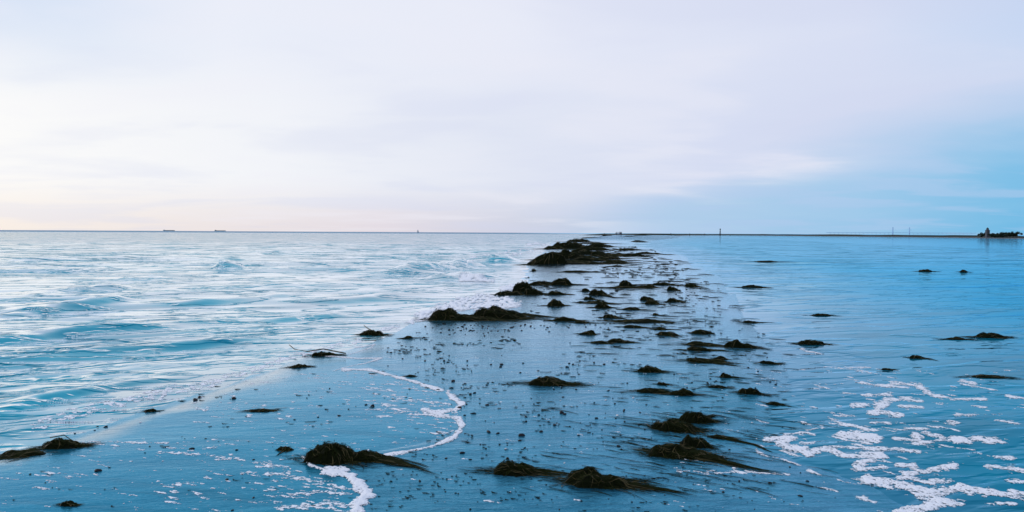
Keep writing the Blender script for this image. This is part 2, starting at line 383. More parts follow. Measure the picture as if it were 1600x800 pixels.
rl2 = radii(2.2, 900, .014, 520)
x, y, st, F = polar(rl2, -52, 52, 640)
z = sand_z(x, y); SAND_G = z
keep = (z.ravel()[F] > -.12).any(1)
Vv = np.stack([x, y, z], -1).reshape(-1, 3)
idx = np.unique(F[keep]); remap = np.full(len(Vv), -1); remap[idx] = np.arange(len(idx))
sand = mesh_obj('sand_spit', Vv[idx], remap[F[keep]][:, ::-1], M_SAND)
tag(sand, 'wet blue-grey sand spit between the sea and the lagoon', None, None, 'structure')
px, py = to_px(Vv[idx][:, 0], Vv[idx][:, 1], Vv[idx][:, 2])
xf, yf = Vv[idx][:, 0], Vv[idx][:, 1]
# water film lying on the sand: left of the lapping foam edge, and beside the lagoon
lobe_a = [(500, 545), (580, 575), (650, 598), (705, 622), (722, 650), (712, 686), (660, 704), (600, 714)]
lobe_b = [(478, 712), (500, 735), (560, 752), (584, 775), (560, 800), (540, 830)]
fr_y = np.array([at(*p)[1] for p in lobe_a+lobe_b[1:]][::-1]); fr_x = np.array([at(*p)[0] for p in lobe_a+lobe_b[1:]][::-1])
film = ss(np.interp(yf, fr_y, fr_x)-xf, -.02, .05)*(yf < at(500, 545)[1])
film = np.maximum(film, 1-ss(xf-XS(yf), .15, .6))
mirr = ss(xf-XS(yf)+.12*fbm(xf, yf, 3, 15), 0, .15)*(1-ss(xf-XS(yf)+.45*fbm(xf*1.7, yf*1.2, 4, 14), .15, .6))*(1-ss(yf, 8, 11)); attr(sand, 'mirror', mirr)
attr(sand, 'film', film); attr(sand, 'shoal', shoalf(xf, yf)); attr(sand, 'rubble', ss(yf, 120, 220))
bed_v = [(-300, -100, -.6), (300, -100, -.6), (300, 600, -.6), (-300, 600, -.6)]
bed = mesh_obj('sea_bed', bed_v, [(0, 1, 2, 3)], M_SAND, smooth=False); tag(bed, None, None, None, 'structure')
attr(bed, 'film', [1]*4); attr(bed, 'rubble', [0]*4); attr(bed, 'mirror', [0]*4); attr(bed, 'shoal', [1]*4)

def ground(x, y):
    """height of whatever lies on top, sand or water, read back from the two sheets"""
    x = np.asarray(x, float); y = np.asarray(y, float); r = np.hypot(x, y); a = (np.degrees(np.arctan2(x, y))+52)/104
    def look(rl_, na, Zg):
        i = np.clip(np.interp(r, rl_, np.arange(len(rl_))), 0, len(rl_)-1.001); j = np.clip(a*(na-1), 0, na-1.001)
        i0 = i.astype(int); j0 = j.astype(int); fi = i-i0; fj = j-j0
        return (Zg[i0, j0]*(1-fj)+Zg[i0, j0+1]*fj)*(1-fi)+(Zg[i0+1, j0]*(1-fj)+Zg[i0+1, j0+1]*fj)*fi
    return np.maximum(look(rl, 720, SEA_G), look(rl2, 640, SAND_G))

# ------------------------------------------------------------ foam from contoured fields
def contour(name, x0, x1, y0, y1, nx, ny, field, thick, soft, matl=M_FOAM, lift=.0015, parent=None):
    gx = np.linspace(x0, x1, nx); gy = np.linspace(y0, y1, ny); X_, Y_ = np.meshgrid(gx, gy)
    Fv = field(X_, Y_)
    V = []; fc = []; key = {}
    def vert(k, xx, yy, f):
        if k not in key: key[k] = len(V); V.append((xx, yy, f))
        return key[k]
    ins = Fv > 0
    act = ins[:-1, :-1] | ins[1:, :-1] | ins[:-1, 1:] | ins[1:, 1:]
    for j, i in zip(*np.nonzero(act)):
        c = ((j, i), (j, i+1), (j+1, i+1), (j+1, i)); poly = []
        for k in range(4):
            a, b = c[k], c[(k+1) % 4]; fa, fb = Fv[a], Fv[b]
            if fa > 0: poly.append(vert(a, gx[a[1]], gy[a[0]], fa))
            if (fa > 0) != (fb > 0):
                tt = fa/(fa-fb); kk = (min(a, b), max(a, b))
                poly.append(vert(kk, gx[a[1]]+tt*(gx[b[1]]-gx[a[1]]), gy[a[0]]+tt*(gy[b[0]]-gy[a[0]]), 0.0))
        if len(poly) >= 3: fc.append(poly)
    if not fc: return None
    A = np.array(V); zz = ground(A[:, 0], A[:, 1])+lift+thick*.5*(1-np.exp(-A[:, 2]/soft))*(.75+.5*vnoise(A[:, 0]*60, A[:, 1]*40, 3))-(A[:, 2] <= 0)*.002
    o = mesh_obj(name, np.stack([A[:, 0], A[:, 1], zz], -1), fc, matl, parent); attr(o, 'froth', 1-np.exp(-np.maximum(A[:, 2], 0)/(soft*.55))); return o

def px_seg_dist(px_, py_, pts, xs=.55):
    best = np.full(px_.shape, 1e9)
    for (ax, ay), (bx, by) in zip(pts[:-1], pts[1:]):
        abx, aby = (bx-ax)*xs, by-ay; l2 = abx*abx+aby*aby+1e-9
        qx, qy = (px_-ax)*xs, py_-ay; tt = np.clip((qx*abx+qy*aby)/l2, 0, 1)
        best = np.minimum(best, np.hypot(qx-tt*abx, qy-tt*aby))
    return best
def traced(name, pts, width, rough=.5, holes=.0, seed=0, thick=.012, cell=None, zz=.0, ragged=0, xs=.55, shr=.85):
    """foam whose outline follows points traced on the ground; width in traced pixels"""
    W = [at(p[0], p[1], zz) for p in pts]; d = np.mean([q[1] for q in W]); s_ = d/FPX; sy = d*d/(CAM_H*FPX)
    wm = width if not hasattr(width, '__len__') else max(width)
    x0 = min(q[0] for q in W)-wm*1.8*s_-.02; x1 = max(q[0] for q in W)+wm*1.8*s_+.02
    y0 = min(q[1] for q in W)-wm*.9*sy-.02; y1 = max(q[1] for q in W)+wm*.9*sy+.02
    cx = cell or s_*1.0; cy = max(cx*1.6, sy*.35)
    nx = int(min(700, (x1-x0)/cx)); ny = int(min(500, (y1-y0)/cy))
    def field(X_, Y_):
        a, b = to_px(X_, Y_, X_*0+zz)
        f = width*.5*shr*(1+rough*1.3*fbm(X_/s_/16, Y_/sy/5, 4, seed)+.14*fbm(X_/s_/5, Y_/sy/1.6, 2, seed+3))-px_seg_dist(a, b, pts, xs)
        if holes:
            f = np.minimum(f, (vnoise(X_/s_/3.2, Y_/sy/1.6, seed+5)-holes)*12*(1-np.exp(-np.maximum(f, 0)/3))+f*.15)
        if ragged:
            f = f+ragged*(fbm(X_/s_/8, Y_/sy/1.6, 4, seed+9, .65))
        return f
    return contour(name, x0, x1, y0, y1, max(nx, 8), max(ny, 8), field, thick, 3.2)

FS = .026
fl = 'lapping foam lines at the water edge'
o = traced('foam_line', [(536, 577), (580, 580), (625, 592), (662, 603), (690, 612)], 5.5, .8, seed=1, zz=FS); tag(o, 'thin upper stretch of the white lapping foam edge beside the small twig tuft', 'foam', fl)
o = traced('foam_line', [(700, 616), (708, 624), (722, 634), (712, 642), (690, 646), (662, 642), (690, 652), (718, 656), (722, 668), (712, 684), (680, 700), (640, 708), (604, 714)], 7.0, .7, seed=2, zz=FS, ragged=1.5); tag(o, 'big curved white foam edge of the swash lobe in the middle of the beach', 'foam', fl)
o = traced('foam_line', [(473, 716), (485, 730), (508, 738)], 4.5, .5, seed=3, zz=FS, thick=.015)
tag(o, 'narrow white foam rim curling round the front of the biggest near weed clump', 'foam', fl)
o = traced('foam_line', [(512, 740), (535, 742), (550, 752), (566, 764), (574, 776), (562, 786), (556, 800), (548, 812)], 16, .7, seed=4, zz=FS, thick=.022)
tag(o, 'thick puffy white foam edge nearest the camera below the big weed clump', 'foam', fl)
o = traced('foam_line', [(448, 546), (500, 552), (560, 560), (596, 560), (572, 568), (540, 574), (520, 580)], 2.6, .8, seed=5, zz=FS); tag(o, 'fine looping foam line under the twig-topped weed tuft', 'foam', fl)
o = traced('foam_line', [(556, 540), (585, 536), (580, 541), (560, 548), (545, 553)], 2.6, .8, seed=6, zz=FS); tag(o, 'short foam squiggle just right of the twig-topped weed tuft', 'foam', fl)
st = 'soft foam streaks trailing behind the lapping edge'
for k, (p, wd, lb) in enumerate([([(380, 742), (440, 745), (500, 757), (545, 768)], 5, 'soft foam streak running down to the thick puffy foam edge'), ([(455, 778), (500, 772), (550, 776)], 4, 'faint foam streak just left of the thick puffy foam edge'), ([(440, 798), (490, 790), (548, 792)], 6, 'broad faint foam streak at the bottom beside the puffy foam edge'),
   ([(250, 708), (330, 714), (400, 725), (450, 734)], 4, 'long faint foam streak crossing the left sand toward the largest near clump'), ([(620, 646), (660, 650), (700, 655)], 5, 'foam streak inside the widest bulge of the swash lobe'), ([(600, 620), (650, 628), (700, 634)], 3.5, 'upper faint foam streak inside the swash lobe'),
   ([(1060, 738), (1110, 741), (1160, 737), (1232, 741)], 2.6, 'thin wavering foam thread below the lowest stacked weed heap'), ([(1020, 706), (1060, 716), (1090, 719)], 1.8, 'thin foam rim along the foot of the lowest stacked weed heap'), ([(140, 690), (200, 691), (262, 694)], 2.5, 'thin foam streak right of the near left weed mound')]):
    o = traced('foam_streak', p, wd, .9, .35, 300+k, .004, zz=FS, ragged=4)
    if o: tag(o, lb, 'foam', st)
bk = 'foam of small breaking waves'
o = traced('wave_foam', [(660, 492), (700, 478), (750, 466), (790, 470), (800, 476), (770, 478), (700, 482)], 17, .5, .30, 7, .05, ragged=4); tag(o, 'lacy spread of wave foam behind the two long weed mounds', 'foam', bk)
o = traced('wave_foam', [(788, 452), (800, 448), (808, 450)], 11, .4, .12, 8, .10); tag(o, 'bright white splash of foam against the tall double weed mound', 'foam', bk)
o = traced('wave_foam', [(722, 429), (745, 430), (770, 432)], 7, .6, .12, 9, .08, zz=.15); tag(o, 'small white breaker crest out on the sea left of the weed mounds', 'foam', bk)
o = traced('wave_foam', [(826, 382), (838, 380), (850, 383)], 5.5, .6, .15, 10, .12); tag(o, 'distant white surf touching the far weed bank', 'foam', bk)
o = traced('wave_foam', [(645, 500), (690, 497), (712, 500)], 4.0, .8, .3, 11, .02, ragged=2); tag(o, 'ragged foam fringe left below the rounded long weed mound', 'foam', bk)
o = traced('wave_foam', [(600, 514), (640, 505), (670, 496), (690, 487)], 7.0, .8, .5, 12, .02, ragged=5); tag(o, 'patchy foam between the upright weed tuft and the long weed mound', 'foam', bk)
o = traced('wave_foam', [(250, 616), (258, 606), (262, 600)], 5, .6, .15, 13, .03, zz=.05); tag(o, 'little curl of foam breaking on the near left shore wave', 'foam', bk)
o = traced('wave_foam', [(60, 662), (120, 642), (180, 628), (235, 614), (270, 606), (330, 596)], 8, .8, .66, 14, .004, ragged=12, zz=.02); tag(o, 'broken foam lace along the near left shore wave', 'foam', bk)
o = traced('wave_foam', [(340, 592), (400, 574), (450, 558), (520, 540), (560, 530)], 5, .8, .66, 15, .004, ragged=9, zz=.01); tag(o, 'broken foam lace where the shore wave nears the twig-topped tuft', 'foam', bk)
o = traced('wave_foam', [(735, 405), (780, 398), (830, 392)], 8, .8, .62, 16, .03, ragged=6); tag(o, 'speckled whitecaps on the sea just left of the far weed bank', 'foam', bk)

rafts = [ # traced floating foam on the lagoon: points, width, label
 ([(1392,599),(1435,602),(1452,615),(1486,623),(1537,623)],6,'long curved foam streak, uppermost of the big foam on the lagoon'),
 ([(1346,599),(1382,603),(1418,606)],5,'thin slanting foam streak left of the long curved one'),
 ([(1350,617),(1390,616)],6,'oval foam patch under the thin slanting streak'),
 ([(1388,624),(1412,622),(1437,625)],6,'flat foam patch under the middle of the long curved streak'),
 ([(1335,634),(1380,629),(1367,645),(1401,647)],8,'zigzag foam patch left of the upper lagoon foam'),
 ([(1409,634),(1437,635)],6,'small oval foam patch right of the zigzag one'),
 ([(1363,660),(1388,661)],4,'short foam dash above the broad foam blob'),
 ([(1295,653),(1320,664),(1333,666),(1354,672)],5,'slender diagonal foam patch above the broad blob'),
 ([(1318,680),(1340,681),(1362,686)],13,'broad solid foam blob with small dark holes'),
 ([(1204,686),(1235,684),(1222,693),(1240,704)],8,'hooked foam patch at the lagoon edge nearest the weed tails'),
 ([(1246,700),(1265,710),(1285,702),(1307,706)],8,'lumpy foam patch right of the hooked one'),
 ([(1254,694),(1268,692)],6,'little round foam patch above the lumpy one'),
 ([(1303,698),(1363,702),(1400,702),(1435,706)],6,'long level foam band below the broad blob'),
 ([(1322,712),(1350,712),(1376,714),(1345,722),(1336,730)],10,'funnel shaped foam patch below the level band'),
 ([(1337,734),(1360,732),(1382,730)],6,'foam strip at the foot of the funnel shaped patch'),
 ([(1407,726),(1429,727)],7,'oval foam patch right of the funnel shaped one'),
 ([(1418,671),(1448,671)],5,'narrow foam patch high among the lagoon foam'),
 ([(1397,685),(1427,689)],5,'narrow foam patch beside the broad blob'),
 ([(1444,677),(1477,687),(1440,692)],6,'arrowhead shaped foam patch in mid lagoon'),
 ([(1429,681),(1435,686)],7,'small round foam patch in front of the arrowhead one'),
 ([(1497,687),(1530,687),(1562,690)],9,'wide speckled foam patch on open lagoon water'),
 ([(1497,647),(1524,648)],5,'lone foam dash under the end of the long curved streak'),
 ([(1484,659),(1492,662)],7,'small squarish foam patch'),
 ([(1554,656),(1588,662)],4.5,'slim slanting foam dash near the right edge'),
 ([(1503,596),(1522,599)],5,'topmost small foam dash above the long curved streak'),
 ([(1545,726),(1571,731)],7,'slanting foam patch low near the right edge'),
 ([(1558,713),(1580,716)],6,'oval foam patch near the right edge'),
 ([(1446,736),(1465,729),(1488,728)],8,'humped foam patch above the large foam band'),
 ([(1408,748),(1418,738),(1437,736)],8,'speckled foam patch joining the large foam band'),
 ([(1354,749),(1401,757),(1452,768),(1499,762),(1541,770),(1600,772),(1640,776)],12,'largest foam band stretching to the right edge of the view'),
 ([(1446,772),(1474,783),(1450,792),(1416,802)],13,'foam arm reaching down from the largest band'),
 ([(1480,786),(1503,789)],9,'foam patch at the right of the reaching arm'),
 ([(1418,745),(1436,751),(1456,755)],6,'foam patch lying just above the largest band'),
 ([(1458,751),(1482,753)],6.5,'rounded foam patch touching the top of the largest band'),
 ([(1580,732),(1604,737)],7,'foam patch cut by the right edge, upper one'),
 ([(1575,751),(1606,757)],6.5,'foam patch cut by the right edge, lower one'),
 ([(1290,573),(1330,577),(1362,583)],2.8,'thin foam streak far up the lagoon edge'),
 ([(1312,574),(1360,575)],2.4,'faint foam dash beside the thin far streak'),
 ([(1252,545),(1262,549),(1286,553)],2.6,'wispy foam below the lone dark tuft'),
 ([(1262,672),(1284,668)],5,'small foam patch left of the slender diagonal one'),
 ([(1228,678),(1262,676),(1272,680)],3,'thin foam thread above the hooked patch'),
 ([(1300,645),(1312,646)],4,'tiny foam patch above the slender diagonal one'),
 ([(1560,786),(1584,788)],5,'small foam patch under the largest band'),
 ([(1575,619),(1606,622)],5,'foam dash at the right edge, high up'),
 ([(1520,634),(1540,636)],3.5,'faint foam dash under the right end of the long streak')]
for k, (p, wd, lb) in enumerate(rafts):
    o = traced('foam_patch', p, wd, .85, .12 if wd > 5 else .0, 100+k, .010, ragged=2.3, shr=.86 if wd < 7 else 1.0, xs=.42)
    if o: tag(o, 'white '+lb, 'foam', 'foam patches floating on the lagoon')

def flecks(name, quad, regionf, thr, seed, sx, sy, cell, thick, label):
    Wq = [at(*q, FS) for q in quad]; x0 = min(q[0] for q in Wq); x1 = max(q[0] for q in Wq); y0 = min(q[1] for q in Wq); y1 = max(q[1] for q in Wq)
    def field(X_, Y_):
        a, b = to_px(X_, Y_, X_*0+FS); m_ = regionf(a, b, X_, Y_)
        wpx = X_*.98+Y_*.2
        return (fbm(wpx*sx, (Y_+.35*X_)*sy, 4, seed, .6)-thr)*10+m_+1.6*fbm(wpx*2, (Y_+.3*X_)*6, 3, seed+4)
    o = contour(name, x0, x1, y0, y1, int((x1-x0)/cell[0]), int((y1-y0)/cell[1]), field, thick, 3.0)
    if o: tag(o, label, 'foam', None, 'stuff')
bandf = lambda a, b, pts, wd: np.exp(-(px_seg_dist(a, b, pts, .6)/wd)**2)
def reg1(a, b, X_, Y_):
    m = -3.0+2.1*bandf(a, b, [(140, 690), (330, 715), (460, 738), (500, 760)], 7)+1.8*bandf(a, b, [(0, 745), (70, 742), (130, 742)], 3)+1.6*bandf(a, b, [(260, 775), (380, 782), (560, 800)], 14)+1.2*bandf(a, b, [(320, 748), (360, 762)], 10)+1.5*bandf(a, b, [(400, 745), (520, 765)], 8)
    m = m+.8*ss(a, 150, 450)*ss(b, 690, 740)
    inside = (a < np.interp(b, [690, 715, 740, 770, 800, 830], [520, 470, 480, 560, 545, 530])) & (X_ > XS(Y_)+.15)
    return np.where(inside, m, -20)
flecks('foam_flecks', [(-20, 688), (-20, 830), (620, 830), (-420, 688), (620, 688)], reg1, .16, 50, 15, 42, (.0045, .008), .004, 'scattered white foam streaks and flecks on the near left sand')
def reg2(a, b, X_, Y_):
    m = -2.6+1.9*bandf(a, b, [(600, 640), (700, 645), (690, 675)], 14)+1.2*bandf(a, b, [(520, 600), (660, 620)], 8)+.5*ss(a, 480, 640)
    inside = (a < np.interp(b, [580, 600, 625, 650, 686, 712], [560, 650, 706, 720, 710, 610])-3) & (b < 712) & (b > 582) & (a > 300)
    return np.where(inside, m, -20)
flecks('foam_flecks', [(300, 582), (730, 582), (300, 715), (730, 715)], reg2, .16, 55, 13, 30, (.0055, .012), .004, 'fine foam flecks inside the curved swash lobe')
def reg3(a, b, X_, Y_):
    m = -3.8+3.0*bandf(a, b, [(1030, 700), (1120, 705), (1150, 738), (1230, 741)], 3)+2.6*bandf(a, b, [(1060, 737), (1230, 740)], 2.4)+2.2*bandf(a, b, [(1060, 758), (1180, 775), (1240, 785)], 6)+1.9*bandf(a, b, [(840, 784), (1080, 788)], 3)
    return np.where((a > 560) & (a < 1330) & (b > 520) & (X_ < XL(Y_)), m, -20)
flecks('foam_flecks', [(560, 560), (1330, 560), (1330, 830), (560, 830)], reg3, .18, 60, 14, 32, (.007, .014), .004, 'tiny foam flecks and thin foam threads on the sand around the near weed clumps')
def reg4(a, b, X_, Y_):
    m = -2.9+1.0*bandf(a, b, [(1300, 650), (1420, 730)], 60)+.5*bandf(a, b, [(1360, 600), (1500, 650)], 30)
    return np.where((a > 1180) & (b > 570), m, -20)
flecks('foam_flecks', [(1190, 575), (1640, 575), (1640, 830), (1190, 830)], reg4, .18, 66, 10, 9, (.010, .020), .004, 'small loose bits of foam drifting among the lagoon foam patches')

# ------------------------------------------------------------ seaweed clumps
def ribbons(lines, name, matl, parent):
    """lines: list of (points Nx3, width) -> one mesh of narrow strips with a raised midrib"""
    V = []; Fc = []; n = 0
    for pts, wd in lines:
        k = len(pts); dr = np.gradient(pts, axis=0); sd_ = np.stack([-dr[:, 1], dr[:, 0], dr[:, 0]*0], -1)
        sd_ /= np.linalg.norm(sd_, axis=1, keepdims=True)+1e-9
        tp = wd*np.sin(np.linspace(.35, 2.95, k))[:, None]
        up = np.array([0, 0, 1.0])
        V += [pts-sd_*tp, pts+up*tp*.8, pts+sd_*tp]
        i = np.arange(k-1)
        Fc.append(np.stack([n+i, n+i+1, n+k+i+1, n+k+i], -1)); Fc.append(np.stack([n+k+i, n+k+i+1, n+2*k+i+1, n+2*k+i], -1)); n += 3*k
    if not V: return None
    return mesh_obj(name, np.concatenate(V), np.concatenate(Fc), matl, parent)
def clump(cx, base, wd, ht, tail, label, dens=1.0, head=None, flat=False):
    """dark heap of weed: centre column, foot row, width, height in traced pixels; tail: points the loose strands trail to"""
    g0 = at(cx, base, .03); d = g0[1]; s_ = d/FPX
    a_ = wd/2*s_; H = ht*s_*.84; b_ = min(a_*.75, max(a_*.55, H*.9)); c = np.array([g0[0], g0[1]+b_*.8])
    gz = float(ground(c[0], c[1])); seed = int(cx*7+base)
    root = empty('seaweed_clump', (c[0], c[1], gz)); tag(root, label, 'seaweed', 'dark seaweed clumps stranded along the spit')
    nr, na = 9, 36; skew = (.45 if tail else .15)*(1 if (seed % 5) else -1)
    th = np.linspace(0, 2*np.pi, na, endpoint=False)
    def lump(x_, y_):   # local coords -> height over the ground
        an = np.arctan2(y_/b_, x_/a_); r = np.hypot(x_/a_, y_/b_)/(1+.35*fbm(np.cos(an)*2.2+seed*.1, np.sin(an)*2.2, 3, seed % 50))
        pf = np.clip(1-r**2.2, 0, 1)**.55*np.clip(1.0-skew*x_/a_, .3, 1.25)
        return H*pf*np.clip(.70+.50*fbm(x_/a_*2.6+seed, y_/b_*1.7, 3, seed % 31, .5), .25, .98)
    R_, T_ = np.meshgrid(np.linspace(0, 1.2, nr+3), th, indexing='ij')
    lx = R_*np.cos(T_)*a_; ly = R_*np.sin(T_)*b_
    lz = lump(lx, ly)
    gzz = ground(lx+c[0], ly+c[1])-gz
    lz = np.where(lz <= 1e-6, -.012, lz*(1+.15*(vnoise(lx/a_*14, ly/b_*14, 4)-.5)))+gzz
    i = np.arange(nr+2)[:, None]*na; j = np.arange(na)[None, :]; j2 = (j+1) % na
    Fm = np.stack([i+j, i+na+j, i+na+j2, i+j2], -1).reshape(-1, 4)
    mesh_obj('mound', np.stack([lx, ly, lz], -1).reshape(-1, 3), Fm, M_WEED, root)
    # strands
    tp = [np.array([0.0, 0.0])]+[at(*p, .03)[:2]-c for p in tail] if tail else []
    r_ = np.random.default_rng(seed); ol = []; br = []
    pxm = s_*1600/1024
    wmin = max(.0022, pxm*.26)
    nb = int(min(240, (60+wd*1.6))*dens)
    main = (tp[-1] if tail else np.array([1.0, -.15])); main = main/np.linalg.norm(main); ma = math.atan2(main[1], main[0])
    for k in range(nb):
        q = r_.random()**.6; an = r_.random()*6.28; st_ = np.array([q*math.cos(an)*a_, q*math.sin(an)*b_])
        hd = ma+r_.normal(0, .45)+(math.pi if r_.random() < .25 else 0); ln = a_*r_.uniform(.25, .9); m = 7
        cu = r_.normal(0, .9); tt = np.linspace(0, 1, m); hh = hd+cu*tt
        pts = st_+np.cumsum(np.stack([np.cos(hh), np.sin(hh)*.7], -1), 0)*ln/m
        off = r_.random()*.06*H+.002+abs(r_.normal(0, .10))*H*tt*(r_.random() < .3)
        zz = lump(pts[:, 0], pts[:, 1])*1.02+off+ground(pts[:, 0]+c[0], pts[:, 1]+c[1])-gz
        (br if r_.random() < .16 else ol).append((np.column_stack([pts, zz]), wmin*r_.uniform(.7, 1.6)))
    for k in range(int(2+wd*.05)):      # wiry ends that stand up from the heap
        an = r_.random()*6.28; q = r_.random()*.8; st_ = np.array([q*math.cos(an)*a_, q*math.sin(an)*b_]); m = 6; tt = np.linspace(0, 1, m)
        ang = r_.uniform(-.4, 3.5); ln = H*r_.uniform(.15, .4); z0 = lump(*[np.array([v]) for v in st_])[0]
        pts = st_+np.stack([np.cos(ang)*tt*ln, np.sin(ang)*tt*ln*.6], -1)
        ol.append((np.column_stack([pts, z0+ground(c[0]+st_[0], c[1]+st_[1])-gz+ln*.8*np.sin(tt*2.2)]), wmin*.7))
    if tail:
        seg = np.array(tp); cum = np.r_[0, np.cumsum(np.linalg.norm(np.diff(seg, axis=0), axis=1))]; Lt = cum[-1]
        nbun = 5+int(Lt/s_/25); bun = [(r_.normal(0, .42), r_.uniform(.35, 1.08)) for _ in range(nbun)]
        for k in range(int((24+Lt/s_*.55)*dens)):
            m = 12; bs, bl = bun[k % nbun]; a0 = r_.uniform(-.05, .5)*Lt; a1 = min(Lt*bl, a0+Lt*r_.uniform(.2, .6))
            if a1 <= a0+.05*Lt: continue
            tt = np.linspace(max(0, a0), a1, m)
            pts = np.stack([np.interp(tt, cum, seg[:, 0]), np.interp(tt, cum, seg[:, 1])], -1)
            nrm = np.array([-main[1], main[0]]); sp = b_*(bs+r_.normal(0, .07))*(1-.55*tt/Lt)*(.8+.4*np.sin(tt/Lt*3+bs*9))+b_*.06*np.sin(tt/Lt*r_.uniform(2, 9)+r_.random()*6)
            pts = pts+nrm*sp[:, None]
            pile = H*.42*np.exp(-tt/Lt*2.8)*np.exp(-(sp/b_/.5)**2)*r_.random()
            zz = np.maximum(lump(pts[:, 0], pts[:, 1])*1.02, pile)+.002+ground(pts[:, 0]+c[0], pts[:, 1]+c[1])-gz
            (br if r_.random() < .10 else ol).append((np.column_stack([pts, zz]), wmin*r_.uniform(.6, 1.5)))
    for k in range(int((24+wd*.5)*dens)):      # loose skirt lying flat round the heap, combed along the flow
        sg = 1 if r_.random() < .65 else -1; q = r_.uniform(.5, 1.0); st_ = np.array([sg*q*a_*r_.uniform(.3, 1), r_.normal(0, .55)*b_]); m = 7; tt = np.linspace(0, 1, m)
        hh = ma+(0 if sg > 0 else math.pi)+r_.normal(0, .22)+r_.normal(0, .5)*tt; ln = a_*r_.uniform(.3, 1.9)
        pts = st_+np.cumsum(np.stack([np.cos(hh), np.sin(hh)*.8], -1), 0)*ln/m
        zz = lump(pts[:, 0], pts[:, 1])+.002+.05*H*r_.random()*(1-tt)+ground(pts[:, 0]+c[0], pts[:, 1]+c[1])-gz
        (br if r_.random() < .12 else ol).append((np.column_stack([pts, zz]), wmin*r_.uniform(.5, 1.1)))
    o1 = ribbons(ol, 'strands', M_WEED2, root)
    if o1: o1['kind'] = 'stuff'
    o2 = ribbons(br, 'pale_strands', M_WEED3, root)
    if o2: o2['kind'] = 'stuff'
    return root

